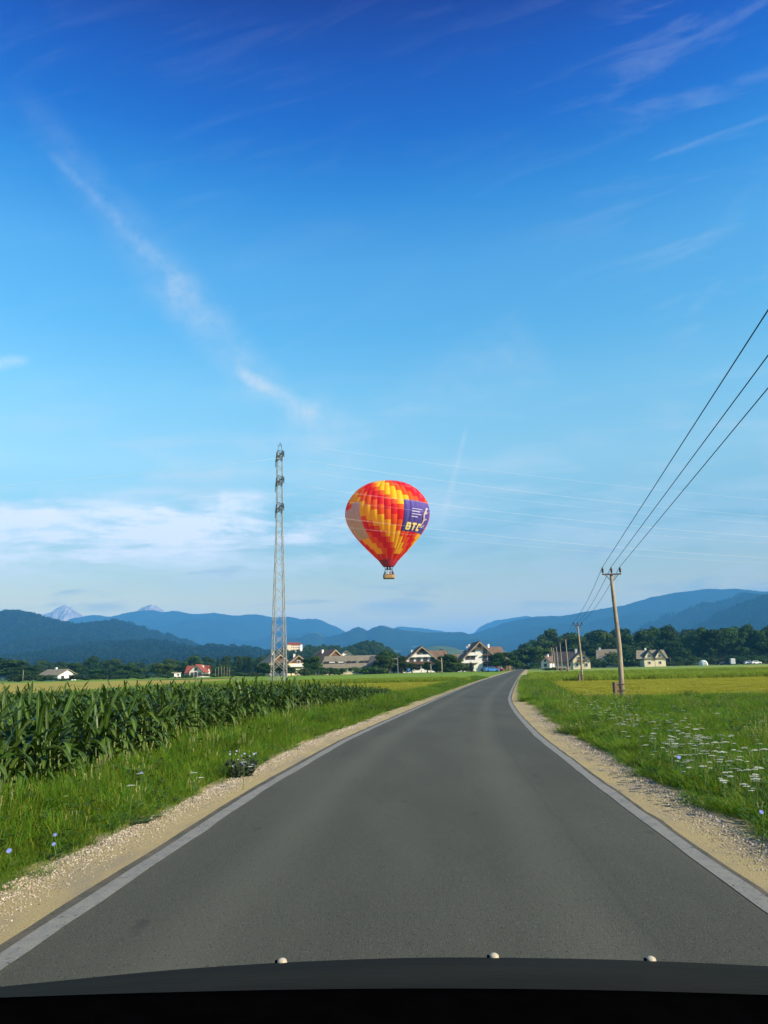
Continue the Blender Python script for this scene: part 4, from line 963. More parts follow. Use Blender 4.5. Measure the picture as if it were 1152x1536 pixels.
# wooden shelter by the road end
sh = thing('shelter', (xg(761, 262), 262, 0), -.2, 'open wooden shelter with a small roof by the road end', 'shelter')
for x in (-1.4, -.5, .5, 1.4):
    for y in (-1, 1):
        mb = MB(); mb.box((x, y, 1.6), (.2, .2, 3.2)); mb.build('post', TIML, sh)
mb = MB(); mb.prism([(-2.3, 3.1), (2.3, 3.1), (0, 4.3)], -1.6, 1.6); mb.build('roof', RGY, sh)
mb = MB(); mb.box((0, 1.0, 1.3), (2.9, .1, 2.4)); mb.build('back_wall', TIML, sh)
# right
house(824, 298, 3.6, 6, 2.8, 1.8, math.radians(-38), PLW, RBR, 'narrow white house left of the far pair of poles', [('f', 0, 1.5, .8, 1.0), ('f', 0, 3.2, .6, .6)], chim=[(0, -1, .8)])
house(839, 304, 6, 8, 3.2, 2.6, math.radians(60), TIM, RDK, 'dark timber barn right of the narrow white house', [('l', 0, 1.6, 1, 1)])
house(871, 268, 5.6, 9, 3.0, 2.7, math.radians(-8), PLC, RDK, 'cream gabled house with a dark roof behind the second pole', [('f', -1.5, 1.4, .8, 1.0), ('f', 1.5, 1.4, .8, 1.0), ('f', -.7, 3.6, .8, .8), ('f', .8, 3.6, .8, .8)], [(2.5, -1.6, 1.6, .6, TIM)], [(-.9, 2, .9)])
house(855, 280, 7, 10, 2.6, 3.2, math.radians(72), PLY, RDK, 'low dark roofed wing left of the cream gabled house', [('l', 0, 1.4, 1, 1)], chim=[(0, -2.5, 1.1)])
house(914, 341, 8, 9, 3.2, 4.2, math.radians(70), PLY, RGY, 'weathered grey roof half hidden by bushes left of the nearest pole', chim=[(0, 3.5, 1.0)])
tg = thing('house', (xg(983, 318), 318, 0), math.radians(-6), 'white house with two pointed gables side by side before the grove', 'house', 'houses of the village')
mb = MB(); mb.box((-.1, 3.5, 1.9), (8.6, 7, 3.8)); mb.build('wall', PLC, tg)
for x in (-2.2, 2.0):
    mb = MB(); mb.prism([(x - 2.0, 0), (x + 2.0, 0), (x + 2.0, 3.3), (x, 6.4), (x - 2.0, 3.3)], -.4, 3.4); mb.build('gable', PLC, tg)
    mb = MB()
    for s_ in (-1, 1):
        pl = [(x, 6.45), (x + s_ * 2.5, 2.75), (x + s_ * 2.5, 3.0), (x, 6.75)]; mb.prism(pl if s_ > 0 else pl[::-1], -.9, 4.2)
    mb.build('gable_roof', RDK, tg)
    for z in (1.6, 4.2):
        mb = MB(); mb.box((x, -.47, z), (1.0, .1, 1.1)); fo = mb.build('window', PLW, tg); mb = MB(); mb.box((x, -.52, z), (.8, .06, .9)); mb.build('pane', GLS, fo)
mb = MB()
for s_ in (-1, 1): mb.quad((-6.2, 3.5, 6.7), (4.6, 3.5, 6.7), (5.2, 3.5 + s_ * 4.4, 3.2), (-7.4, 3.5 + s_ * 4.4, 3.2))
mb.prism([(-6.9, 3.1), (-6.3, 6.68), (4.6, 6.68), (5.2, 3.1)], 3.3, 3.7); rf = mb.build('roof', RGY, tg)
mb = MB(); mb.box((-2.6, 3.4, 7.0), (.7, .7, 1.0)); mb.build('chimney', PLW, rf)
# castle on its rock
cs = thing('castle', at(441, 979, 820), .15, 'small castle with red roofs on a rock above the village', 'castle')
mb = MB(); mb.box((0, 0, 2.6), (13, 8, 9)); mb.box((-5.2, -2.5, 3.2), (4, 5, 9.5)); mb.build('wall', PLC, cs)
mb = MB(); mb.lathe([(2.1, -3), (2.0, 8.2)], 10, (6.6, -2.5, 0)); mb.build('tower', PLW, cs)
mb = MB(); mb.lathe([(2.5, 8.2), (.05, 10.2)], 10, (6.6, -2.5, 0)); mb.prism([(-6.9, 7.1), (6.6, 7.1), (4.6, 10.6), (-4.8, 10.6)], -3.8, 3.8); mb.prism([(-7.5, 8), (-2.9, 8), (-5.2, 11.2)], -5.2, .5); mb.build('roof', RRD, cs)
for x in (-3, -.5, 2, 4.3):
    for z in (2.5, 5.2): mb = MB(); mb.box((x, -4.06, z), (.9, .12, 1.3)); mb.build('window', GLS, cs)
mb = MB()
R.seed(9)
for i in range(22): mb.box((R.uniform(-13, 9), R.uniform(-6, 4), R.uniform(-11, -2)), (R.uniform(3, 7), R.uniform(3, 6), R.uniform(4, 8)), R.uniform(0, 3), taper=.6)
mb.build('castle_rock', STN, cs)

# ------------------------------------------------------------------ vehicles, tent, posts, signs, lamps
TYRE = pmat('tyre', (.02, .02, .02), None, 5, .9)
def car(px, Y, rz, c_, label, name='parked_car', L=4.2, van=False):
    t = thing(name, (xg(px, Y), Y, 0), rz, label, 'van' if van else 'car'); m = pmat('paint_%s' % '_'.join(str(int(x * 100)) for x in c_), c_, c_, 3, .3, spec=.6)
    h = L / 2
    if van: prof = [(-h, .4), (h, .4), (h, 1.15), (h * .86, 1.3), (h * .62, 2.35), (-h * .96, 2.5), (-h, 2.3)]
    else: prof = [(-h, .32), (h, .32), (h, .72), (h * .93, .85), (h * .48, .95), (h * .14, 1.42), (-h * .6, 1.44), (-h * .9, 1.0), (-h, .9)]
    mb = MB(); mb.prism(prof, -.82, .82); mb.build('body', m, t)
    for s_ in (-1, 1):
        mb = MB(); q = [(h * .52, 1.45), (h * .38, 2.1), (-h * .8, 2.15), (-h * .8, 1.45)] if van else [(h * .36, .98), (h * .12, 1.34), (-h * .56, 1.36), (-h * .76, 1.0)]
        mb.prism(q, s_ * .83 - .02, s_ * .83 + .02); mb.build('side_window', GLS, t)
        for x in (-h * .62, h * .62): mb = MB(); mb.tube([(x, s_ * .62, .33), (x, s_ * .86, .33)], .33, 12); mb.build('wheel', TYRE, t)
    mb = MB(); mb.box((h * (.77 if van else .33), 0, 1.75 if van else 1.17), (.06, 1.4, .4)); mb.build('windscreen', GLS, t)
    return t
car(738, 226, .15, (.03, .18, .46), 'bright blue car parked on the grass before the right hotel')
car(732, 236, .4, (.02, .025, .04), 'dark car parked behind the blue car')
car(745, 238, -.3, (.30, .02, .02), 'red car parked right behind the blue car')
car(1087, 318, .1, (.03, .03, .035), 'dark car parked left of the white camper van')
car(1099, 316, 1.3, (.72, .70, .66), 'white camper van parked before the dark grove', 'camper_van', 4.6, True)
car(1124, 330, .05, (.55, .56, .56), 'left one of two pale cars near the right edge')
car(1134, 328, .12, (.70, .70, .68), 'right one of two pale cars near the right edge')
tn = thing('tent', (xg(1055, 312), 312, 0), .2, 'pale round tent standing before the dark grove', 'tent')
mb = MB(); mb.lathe([(1.8, 0), (1.75, .9), (1.35, 1.7), (.7, 2.1), (.02, 2.2)], 16); mb.build('canopy', pmat('tent_cloth', (.50, .56, .50), (.42, .48, .43), 2, .8), tn, True)
mb = MB(); mb.quad((-.5, -1.84, 0), (.5, -1.84, 0), (.35, -1.62, 1.4), (-.35, -1.62, 1.4)); mb.build('door_flap', RGY, tn)
PG = 'slim posts in the field before the hotels'
def post(px, Y, top, r, label, mat=WOOD, cap=None, grp=PG, name='field_post', cat='post'):
    h = zg(px, top, Y); mb = MB(); mb.tube([(0, 0, -.1), (.02, 0, h * .5), (0, 0, h)], [r, r * .95, r * .8], 8); o = mb.build(name, mat, None, True); o.location = (xg(px, Y), Y, 0)
    return tag(o, label, cat, grp)
post(663, 190, 987, .15, 'thick wooden post right of the left hotel', WOOD)
post(646.5, 190, 996, .10, 'short pale post before the left hotel', CONC)
post(632, 200, 999, .08, 'shortest thin post before the left hotel', CONC)
lp = thing('street_lamp', (xg(597, 240), 240, 0), 0, 'thin grey street lamp left of the left hotel', 'street lamp')
hL = zg(597, 985, 240); mb = MB(); mb.tube([(0, 0, 0), (0, 0, hL)], [.07, .05], 8); mb.build('post', GAL, lp); mb = MB(); mb.box((.25, 0, hL), (.7, .22, .12)); mb.build('lamp_head', GALD, lp)
sg = thing('road_sign', (xg(613.5, 215), 215, 0), 0, 'small blue sign on a thin post before the left hotel', 'sign')
mb = MB(); mb.tube([(0, .05, 0), (0, .05, 1.7)], .03, 6); mb.build('post', GAL, sg); mb = MB(); mb.box((0, 0, 1.15), (.75, .03, .75)); mb.build('panel', pmat('sign_blue', (.04, .14, .42), None, 3, .5), sg)
for i, px in enumerate((323, 327.5, 332, 336, 340.5, 344)):
    post(px, 255, 999 + R.uniform(0, 5), .06, 'thin wooden vine post right of the red-roofed house, %s from the left' % ('first', 'second', 'third', 'fourth', 'fifth', 'sixth')[i], WOOD, grp='vine posts in the left distance', name='vine_post')
post(34, 265, 1005, .09, 'pale wooden post at the far left field edge', WOOD, grp=None)

# ------------------------------------------------------------------ maize
R.seed(21)
CORN = pmat('maize_leaf', (.032, .070, .006), (.056, .106, .009), 3.0, .42, rnd=.22, trans=.28, spec=.45)
RIB = pmat('maize_rib', (.14, .20, .06), (.11, .17, .045), 3.0, .5, rnd=.15)
STK = pmat('maize_stalk', (.085, .14, .03), (.12, .15, .04), 6.0, .5, rnd=.15)
def leaf_pts(L, rise, droop, wid, twist):
    """centre line of one arching maize leaf as rows of four points"""
    n = 7; rows = []
    for i in range(n + 1):
        t = i / n; x = L * (t - .18 * droop * t * t * t); z = L * (rise * t - droop * t * t * 1.05)
        w_ = wid * (.45 + 1.6 * t) * (1 - t) ** .55 if i < n else .002
        w_ = min(w_, wid); tw = twist * t; wave = .018 * math.sin(t * 14 + twist * 9)
        cy, cz = math.cos(tw), math.sin(tw); v_ = .45
        rows.append([(x, k * w_ / 2 * cy, z + abs(k) * w_ / 2 * v_ + k * w_ / 2 * cz + (wave if k > .5 else -wave if k < -.5 else 0) * (abs(k) > .5)) for k in (-1, -.09, .09, 1)])
    return rows
def add_leaf(mb, rows, mat4=None):
    b = len(mb.v)
    for r_ in rows:
        for p in r_: mb.v.append(tuple(mat4 @ Vector(p)) if mat4 is not None else p)
    for i in range(len(rows) - 1):
        for k in range(3): mb.f.append((b+i*4+k, b+(i+1)*4+k, b+(i+1)*4+k+1, b+i*4+k+1)); mb.mi.append(1 if k == 1 else 0)
LROWS = [leaf_pts(L, rise, dr, w_, tw) for L, rise, dr, w_, tw in ((.68, .8, .95, .10, .3), (.76, .95, 1.0, .11, -.3), (.80, 1.1, 1.0, .115, .2), (.72, 1.2, .85, .10, -.2), (.56, 1.4, .6, .08, .3), (.40, 1.8, .35, .06, -.2), (.58, .6, 1.05, .075, .5))]
def lmesh(rows):
    mb = MB(); add_leaf(mb, rows); return mb.mesh('leaf', [CORN, RIB], True)
LMESH = [lmesh(r_) for r_ in LROWS]
sb = MB(); sb.tube([(0, 0, -.03), (.008, 0, .4), (-.006, .006, .7), (0, 0, .9)], [.017, .016, .012, .006], 6)
SMESH = sb.mesh('stalk', STK, True)
def plan(seed):
    q = random.Random(seed); az = q.uniform(0, 6.28); out_ = []
    for i, (z, li) in enumerate(((.10, 6), (.20, 0), (.31, 0), (.42, 1), (.52, 2), (.62, 2), (.70, 3), (.78, 4), (.84, 5))):
        a = az + math.pi * (i % 2) + q.uniform(-.4, .4)
        out_.append((z + q.uniform(-.03, .03), li if q.random() < .8 else q.randrange(4), a, q.uniform(.8, 1.12), q.uniform(-.18, .18)))
    return out_
def lmat(e): 
    z, li, a, k, tilt = e; return Matrix.Translation((0, 0, z)) @ Matrix.Rotation(a, 4, 'Z') @ Matrix.Rotation(tilt, 4, 'Y') @ Matrix.Scale(k, 4)
def fol(seed):
    mb = MB()
    for e in plan(seed): add_leaf(mb, LROWS[e[1]], lmat(e))
    return mb
FOL = [fol(500 + i).mesh('foliage', [CORN, RIB], True) for i in range(5)]
def whole(seed):
    mb = fol(seed); b = len(mb.v); mb.v += sb.v; mb.f += [tuple(b + i for i in f) for f in sb.f]; mb.mi += [0] * len(sb.f); return mb.mesh('maize', [CORN, RIB], True)
WHOLE = [whole(600 + i) for i in range(6)]
def corn_h(y): return 1.0 if y < 28 else max(.42, 1.0 - (y - 28) / 19 * .55)
cand = []
for r_ in range(44):
    y = 5.5 + R.uniform(0, .2)
    while y < 46.5 - max(0, r_ - 4) * .12:
        x = CF(y) - .22 - .54 * r_ + R.uniform(-.06, .06)
        if x > -.60 * y - 2: cand.append((r_, x, y + R.uniform(-.05, .05)))
        y += .165 if r_ < 10 else .22
vis = sorted([c for c in cand if c[0] < 4 and c[1] > -.535 * c[2] - .2 and c[2] > 8.2], key=lambda c: math.hypot(c[1], c[2]) + c[0] * 4.5)
lead, mid = set(vis[:170]), set(vis[170:300])
LAB = 'green maize plant at the roadside edge of the field on the left'
rest = []
for c in cand:
    r_, x, y = c; k = corn_h(y) * R.uniform(.84, 1.07) * (1.0 if r_ else .95)
    if c in lead or c in mid:
        t = thing('maize_plant', (x, y, -.04), R.uniform(0, 6.28), LAB if c in lead else 'green maize plant farther along the roadside edge of the field', 'maize plant', 'maize plants at the front of the field' if c in lead else 'maize plants farther along the field edge')
        t.scale = (k, k, k * 1.0); t.rotation_euler[0] = R.uniform(-.07, .07)
        link('stalk', SMESH, t)
        if c in lead:
            for e in plan(R.random()):
                lo = link('leaf', LMESH[e[1]], t); lo.matrix_local = lmat(e)
        else: link('foliage', FOL[R.randrange(5)], t)
    else:
        k *= .97 if r_ < 8 else R.uniform(.86, .96); rest.append(((x, y, -.04), (R.uniform(-.07, .07), R.uniform(-.07, .07), R.uniform(0, 6.28)), (k, k, k), R.randrange(6)))
scatter('maize_crop', rest, WHOLE, 'the mass of the maize field behind its front rows')

# ------------------------------------------------------------------ grass, weeds, flowers
R.seed(31)
G1 = pmat('grass_blade', (.085, .20, .008), (.13, .24, .012), 2, .6, rnd=.35, trans=.38, spec=.2)
G2 = pmat('grass_blade_yellow', (.24, .26, .022), (.27, .26, .04), 2, .65, rnd=.25, trans=.35, spec=.15)
G3 = pmat('weed_leaf', (.045, .10, .014), (.065, .13, .02), 3, .6, rnd=.3, trans=.3, spec=.2)
DRY = pmat('dry_stem', (.20, .22, .06), (.18, .18, .05), 4, .8, rnd=.2)
def tuft(seed, n, mats, lean=.35, wid=.010, spread=.22, seedheads=0):
    q = random.Random(seed); mb = MB()
    for i in range(n):
        th = q.uniform(0, 6.28); r0 = spread * math.sqrt(q.random()); bx, by = r0 * math.cos(th), r0 * math.sin(th)
        h = q.uniform(.45, 1.0); d = q.uniform(0, 6.28); ln = lean * q.uniform(.2, 1.3) * h; w_ = wid * q.uniform(.7, 1.4); mi = 1 if q.random() < .18 else 0
        dx_, dy_ = math.cos(d), math.sin(d); nx_, ny_ = -dy_ * w_, dx_ * w_
        p = [(bx + dx_ * ln * t * t, by + dy_ * ln * t * t, h * (t - .18 * ln * t * t)) for t in (0, .4, .75, 1)]
        b = len(mb.v)
        for k, (x, y, z) in enumerate(p[:3]):
            f = (1, .85, .55)[k]; mb.v += [(x - nx_ * f, y - ny_ * f, z), (x + nx_ * f, y + ny_ * f, z)]
        mb.v.append(p[3]); mb.f += [(b, b+1, b+3, b+2), (b+2, b+3, b+5, b+4), (b+4, b+5, b+6)]; mb.mi += [mi] * 3
    for i in range(seedheads):
        th = q.uniform(0, 6.28); x, y = spread * .7 * math.cos(th), spread * .7 * math.sin(th); h = q.uniform(.9, 1.25); lx = q.uniform(-.12, .12)
        mb.tube([(x, y, 0), (x + lx * .4, y, h * .6), (x + lx, y, h)], [.004, .003, .002], 3, 2, False)
        for k in range(5): z = h * (.84 + .035 * k); mb.box((x + lx * (.8 + .04 * k), y, z), (.014, .014, .03), k, 2)
    return mb.mesh('tuft', list(mats) + [DRY])
def weed(seed):
    q = random.Random(seed); mb = MB()
    for i in range(7):
        th = q.uniform(0, 6.28); h = q.uniform(.5, 1); lx, ly = .2 * math.cos(th), .2 * math.sin(th)
        mb.tube([(0, 0, 0), (lx * .5, ly * .5, h * .6), (lx, ly, h)], [.006, .005, .002], 3, 0, False)
        for k in range(7):
            t = q.uniform(.1, 1); leaf_quad(mb, (lx * t + q.uniform(-.06, .06), ly * t + q.uniform(-.06, .06), h * t), (rv() + Vector((0, 0, 1.2))).normalized(), q.uniform(.03, .065))
    return mb.mesh('weed', [G3])
TUF = [tuft(700 + i, 64, (G1, G2), .40, .0036) for i in range(4)] + [tuft(710, 50, (G1, G2), .35, .0036, .22, 4), tuft(711, 40, (G2, G1), .35, .0036, .22, 6), weed(720), weed(721)]
def edge_noise(x, y): return noise.noise(Vector((x * .8, y * .8, 0)))
def pick(wild):
    r_ = R.random(); return 4 if r_ < .022 else 5 if r_ < .022 + .008 * wild else 6 + R.randrange(2) if r_ > .93 - .06 * wild else R.randrange(4)
pts = []
y = 4.0
while y < 120:                                            # left verge, ankle high by the gravel, knee high by the maize
    dens = 70 if y < 10 else 48 if y < 16 else 26 if y < 28 else 10
    dy_ = .25 if y < 30 else 1.0
    w0 = CF(y) + .15 if y < 46 else LG(y) - 2.2; w1 = LG(y)
    for _ in range(max(1, int(dens * dy_ * max(.3, w1 - w0)))):
        x = R.uniform(w0 - .2, w1 + .05); yy_ = y + R.uniform(0, dy_)
        f = min(1, max(0, (w1 - x) / 1.3)); e = edge_noise(x, yy_)
        if w1 - x < .05 + .20 * e: continue
        h = (.12 + .40 * f) * (1 + .5 * e) * R.uniform(.7, 1.2) * (1 if y < 46 else .7); wd = R.uniform(.7, 1.1) * (.75 + .4 * f) * (1 if y < 28 else 1.6)
        pts.append(((x, yy_, -.05), (R.uniform(-.1, .1), R.uniform(-.1, .1), R.uniform(0, 6.28)), (wd, wd, h), pick(1)))
    y += dy_
scatter('verge_grass', pts, TUF, 'tall grass and weeds between the gravel and the maize')
pts = []; y = 4.5
while y < 36:                                             # wild meadow on the right
    dy_ = .25
    x0 = RG(y); x1 = min(.56 * y + 1.0, x0 + 18)
    for _ in range(int((46 if y < 12 else 30 if y < 20 else 13) * dy_ * max(.5, x1 - x0))):
        x = x0 + (x1 - x0) * R.random() ** (1.35 if y < 20 else 1.0); yy_ = y + R.uniform(0, dy_); e = edge_noise(x, yy_ + 40)
        d = x - x0
        if d < .22 + .24 * e: continue
        h = min(.40, .16 + .22 * d) * (1 + .45 * e) * R.uniform(.7, 1.15) * (1 if d < 4 else .85); wd = R.uniform(.8, 1.2) * (1 if y < 18 else 1.4)
        pts.append(((x, yy_, -.05), (R.uniform(-.1, .1), R.uniform(-.1, .1), R.uniform(0, 6.28)), (wd, wd, h), pick(1.5 if d < 5 else 1)))
    y += dy_
while y < 125:
    for _ in range(22):
        x = RG(y) + R.random() ** 1.3 * (2.4 if y < 79 else 1.2); h = R.uniform(.22, .46) * (1 if y < 79 else .7); wd = R.uniform(1.1, 1.7)
        pts.append(((x, y + R.uniform(0, 1), -.05), (0, 0, R.uniform(0, 6.28)), (wd, wd, h), pick(1)))
    y += 1.0
scatter('meadow_grass', pts, TUF, 'wild meadow grass right of the gravel')
HAY = pmat('hay_blade', (.38, .38, .030), (.30, .33, .022), 2, .7, rnd=.25, trans=.3, spec=.1)
SH = [tuft(730 + i, 30, (HAY, G2), .6, .008, .3) for i in range(3)]
pts = []
for _ in range(9000):                                     # stubble of the mown fields
    yy_ = R.uniform(34, 79); x = RG(yy_) + 1.5 + R.random() * min(60, .56 * yy_ - RG(yy_) + 6)
    if edge_noise(x * .25, yy_ * 1.2) < -.25: continue
    pts.append(((x, yy_, -.045), (0, 0, R.uniform(0, 6.28)), (R.uniform(.9, 1.6),) * 2 + (R.uniform(.05, .13),), R.randrange(3)))
for _ in range(6000):
    yy_ = R.uniform(43, 92); x = R.uniform(-.2 * yy_, LG(yy_) - 1)
    pts.append(((x, yy_, -.045), (0, 0, R.uniform(0, 6.28)), (R.uniform(.9, 1.6),) * 2 + (R.uniform(.06, .15),), R.randrange(3)))
scatter('short_grass', pts, SH, 'short grass of the mown fields')
GT = pmat('tall_grass_blade', (.17, .27, .022), (.22, .30, .035), 2, .65, rnd=.25, trans=.35, spec=.15)
TL = [tuft(740 + i, 44, (GT, G2), .25, .016, .5) for i in range(3)]
pts = []
def band(y0, y1, xa, xb, n, h0, h1):
    for _ in range(n):
        yy_ = R.uniform(y0, y1); x = xa(yy_) + (xb - xa(yy_)) * R.random(); yy_ += .9 * noise.noise(Vector((x * .12, y0, 0)))
        pts.append(((x, yy_, -.05), (0, 0, R.uniform(0, 6.28)), (R.uniform(1, 1.5),) * 2 + (R.uniform(h0, h1),), R.randrange(3)))
band(79.2, 82.5, lambda y: RG(y) + 1.0, 75, 1500, .42, .68); band(83, 124, lambda y: RG(y) + .8, 95, 5200, .25, .42)
band(126, 131, lambda y: RG(y) + .8, 110, 1400, .45, .7); band(150, 153, lambda y: RG(y) + 1.5, 120, 700, .4, .6)
band(92, 95, lambda y: -26, 9.3, 900, .4, .62); band(96, 130, lambda y: -30, 10, 2800, .2, .34)
band(50, 53, lambda y: -60, -30, 500, .3, .5)
scatter('tall_grass', pts, TL, 'bands of uncut grass across the fields')

# white umbels, one plant each
R.seed(41)
UMB = pmat('umbel_white', (.62, .64, .52), (.48, .54, .36), 20, .8, rnd=.12)
STEM = pmat('flower_stem', (.08, .14, .03), None, 5, .7, rnd=.2)
def umbel(seed):
    q = random.Random(seed); hm, st = MB(), MB()
    st.tube([(0, 0, 0), (.01, .01, .5), (0, 0, 1)], [.006, .005, .003], 4)
    tops = [(0, 0, 1.0, .058)] + ([(.11, .05, .82, .04)] if seed % 2 else [])
    for x, y, z, r in tops:
        if x: st.tube([(0, 0, .55), (x, y, z)], [.004, .003], 4)
        for i in range(17):
            th = i * 2.4; rr = r * math.sqrt((i + .5) / 17); px, py, pz = x + rr * math.cos(th), y + rr * math.sin(th), z + .035 - 5 * rr * rr + q.uniform(-.004, .004)
            st.tube([(x, y, z - .01), (px, py, pz)], .0012, 3, 0, False)
            b = len(hm.v); hm.v += [(px + .0145 * math.cos(k * 1.2566), py + .0145 * math.sin(k * 1.2566), pz + .002 * (k % 2)) for k in range(5)] + [(px, py, pz - .012)]
            hm.f.append((b, b+1, b+2, b+3, b+4)); hm.mi.append(0)
            for k in range(5): hm.f.append((b + k, b + 5, b + (k + 1) % 5)); hm.mi.append(0)
    return hm.mesh('flower_head', UMB), st.mesh('stem', STEM)
UM = [umbel(i) for i in range(5)]
n = 0
while n < 190:
    if n < 150: t_ = R.random(); px, py = 885 + 195 * t_ + R.gauss(0, 42), 1072 + 82 * t_ + R.gauss(0, 26)
    else: px, py = R.uniform(840, 1150), R.uniform(1060, 1200)
    d = ray(px, py)
    if d.z >= -.01: continue
    yy_ = -1.05 / d.z * d.y; x = -1.05 / d.z * d.x             # where the flower heads, about 0.55 m up, meet this line of sight
    if yy_ > 34 or x < RG(yy_) + .35: continue
    hm, st = UM[R.randrange(5)]; h = R.uniform(.28, .66); f = thing('wild_carrot', (x, yy_, -.04), R.uniform(0, 6.28), 'white umbel wildflower in the tall grass right of the road', 'wildflower', 'white umbel flowers in the right meadow')
    kk = R.uniform(.5, .9); f.scale = (kk, kk, h); f.rotation_euler[0] = R.uniform(-.12, .12)
    k = link('flower_head', hm, f); link('stem', st, f); n += 1
for px, py, lb in ((290, 1159, 'white umbel flower in the left verge nearest to the gravel'), (210, 1160, 'small white flower in the left verge below the maize'), (196, 1178, 'lower small white flower in the left verge'), (365, 1143, 'white flower head in the left verge beside the chicory clump')):
    d = ray(px, py); yy_ = -1.25 / d.z * d.y; x = -1.25 / d.z * d.x
    hm, st = UM[R.randrange(5)]; f = thing('wild_carrot', (x, yy_, -.04), 0, lb, 'wildflower', 'white flowers in the left verge'); f.scale = (.8, .8, .38); link('flower_head', hm, f); link('stem', st, f)
BLUE = pmat('chicory_blue', (.16, .20, .55), (.24, .29, .62), 20, .7, rnd=.1, trans=.2)
def petals(mb, c, nrm, r):
    a = nrm.orthogonal().normalized(); e = nrm.cross(a); c = Vector(c)
    for k in range(10):
        th = k * .6283; u1 = a * math.cos(th) + e * math.sin(th); s1 = e * math.cos(th) - a * math.sin(th)
        mb.quad(c, c + u1 * r * .7 - s1 * r * .22, c + u1 * r + nrm * r * .12, c + u1 * r * .7 + s1 * r * .22)
def chicory(px, py, lb, ht, r=.03, grp='blue chicory flowers by the road'):
    r *= .72
    d = ray(px, py); dz_ = H - ht; yy_ = -dz_ / d.z * d.y; x = -dz_ / d.z * d.x
    f = thing('chicory', (x, yy_, -.04), 0, lb, 'wildflower', grp)
    mb = MB(); mb.tube([(-.03, .05, 0), (.01, .02, ht * .6), (0, 0, ht + .035)], [.005, .004, .003], 4); mb.tube([(0, .02, ht * .5), (.09, .06, ht * .75)], [.003, .002], 4); mb.build('stem', STEM, f)
    mb = MB(); petals(mb, (0, -.004, ht + .04), Vector((.15, -.75, .65)).normalized(), r); mb.build('flower', BLUE, f)
chicory(14, 1276, 'blue chicory flower nearest the lower left corner', .17, .034)
chicory(83, 1252, 'upper blue chicory flower of the pair at the lower left', .20, .026)
chicory(81, 1266, 'lower blue chicory flower of the pair at the lower left', .13, .026)
chicory(1018, 1136, 'lone blue chicory flower among white umbels on the right', .42, .04)
chicory(1142, 1218, 'blue chicory flower low at the right edge of the view', .34, .03)
chicory(212, 1159, 'pale blue flower in the left verge below the maize', .40, .022)
d = ray(403, 1128); yy_ = -1.25 / d.z * d.y; cb = thing('chicory_clump', (-1.25 / d.z * d.x - .42, yy_ + .1, -.04), 0, 'dark bushy chicory clump with pale blue flowers beside the left gravel', 'wildflower clump')
mb = MB(); R.seed(51)
for i in range(26):
    th = R.uniform(0, 6.28); rr = .34 * math.sqrt(R.random()); hh = R.uniform(.20, .40) * (1.2 - rr); p = Vector((rr * math.cos(th) * 1.2, rr * math.sin(th), hh))
    mb.tube([(p.x * .3, p.y * .3, 0), (p.x * .7, p.y * .7, hh * .6), p], [.006, .004, .003], 4)
    for k in range(9): t = R.uniform(.1, .9); leaf_quad(mb, (p.x * (.3 + .7 * t) + R.uniform(-.05, .05), p.y * (.3 + .7 * t) + R.uniform(-.05, .05), hh * t), rv(), R.uniform(.02, .05))
mb.build('foliage', pmat('chicory_leaf', (.022, .036, .014), (.032, .044, .022), 4, .8, rnd=.2), cb)
PBL = pmat('chicory_pale', (.26, .29, .50), (.36, .38, .52), 20, .7)
for i in range(20):
    th = R.uniform(0, 6.28); rr = .30 * math.sqrt(R.random()); mb = MB()
    petals(mb, (rr * math.cos(th) * .9, rr * math.sin(th) * .8, R.uniform(.18, .40)), (rv() + Vector((.4, -1.0, .7))).normalized(), R.uniform(.011, .018)); mb.build('flower', PBL, cb)
R.seed(61)
# loose stones of the shoulders
ST = [pmat('stone_%d' % i, c_, None, 6, .9, rnd=.25) for i, c_ in enumerate(((.44, .36, .24), (.34, .30, .23), (.50, .44, .33), (.28, .23, .16)))]
def stone(seed, m_):
    q = random.Random(seed); mb = MB(); t = (1 + 5 ** .5) / 2
    V = [(-1, t, 0), (1, t, 0), (-1, -t, 0), (1, -t, 0), (0, -1, t), (0, 1, t), (0, -1, -t), (0, 1, -t), (t, 0, -1), (t, 0, 1), (-t, 0, -1), (-t, 0, 1)]
    Fc = [(0,11,5),(0,5,1),(0,1,7),(0,7,10),(0,10,11),(1,5,9),(5,11,4),(11,10,2),(10,7,6),(7,1,8),(3,9,4),(3,4,2),(3,2,6),(3,6,8),(3,8,9),(4,9,5),(2,4,11),(6,2,10),(8,6,7),(9,8,1)]
    mb.v = [(x * .53 * q.uniform(.75, 1.2), y * .53 * q.uniform(.75, 1.2), z * .40 * q.uniform(.75, 1.2)) for x, y, z in V]; mb.f = Fc; mb.mi = [0] * 20
    return mb.mesh('stone', m_)
STN_ = [stone(i, ST[i % 4]) for i in range(8)]
pts = []
for _ in range(26000):
    left = R.random() < .5; yy_ = 4.2 + 24 * R.random() ** 1.9
    a, b_ = (LL(yy_) - .30, LG(yy_) - .05) if left else (RL(yy_) + .20, RG(yy_) + .05)
    t = R.random() ** .45; x = a + (b_ - a) * t; s_ = R.uniform(.003, .007) * (1 + 1.2 * t * t * R.random()) * (1 + yy_ / 45)
    if R.random() < .02: s_ *= 1.9
    pts.append(((x, yy_, -.026 + s_ * .1), (R.uniform(-.4, .4), R.uniform(-.4, .4), R.uniform(0, 6.28)), (s_, s_ * R.uniform(.7, 1.2), s_), R.randrange(8)))
scatter('gravel_stones', pts, STN_, 'loose pale stones on both gravel shoulders')

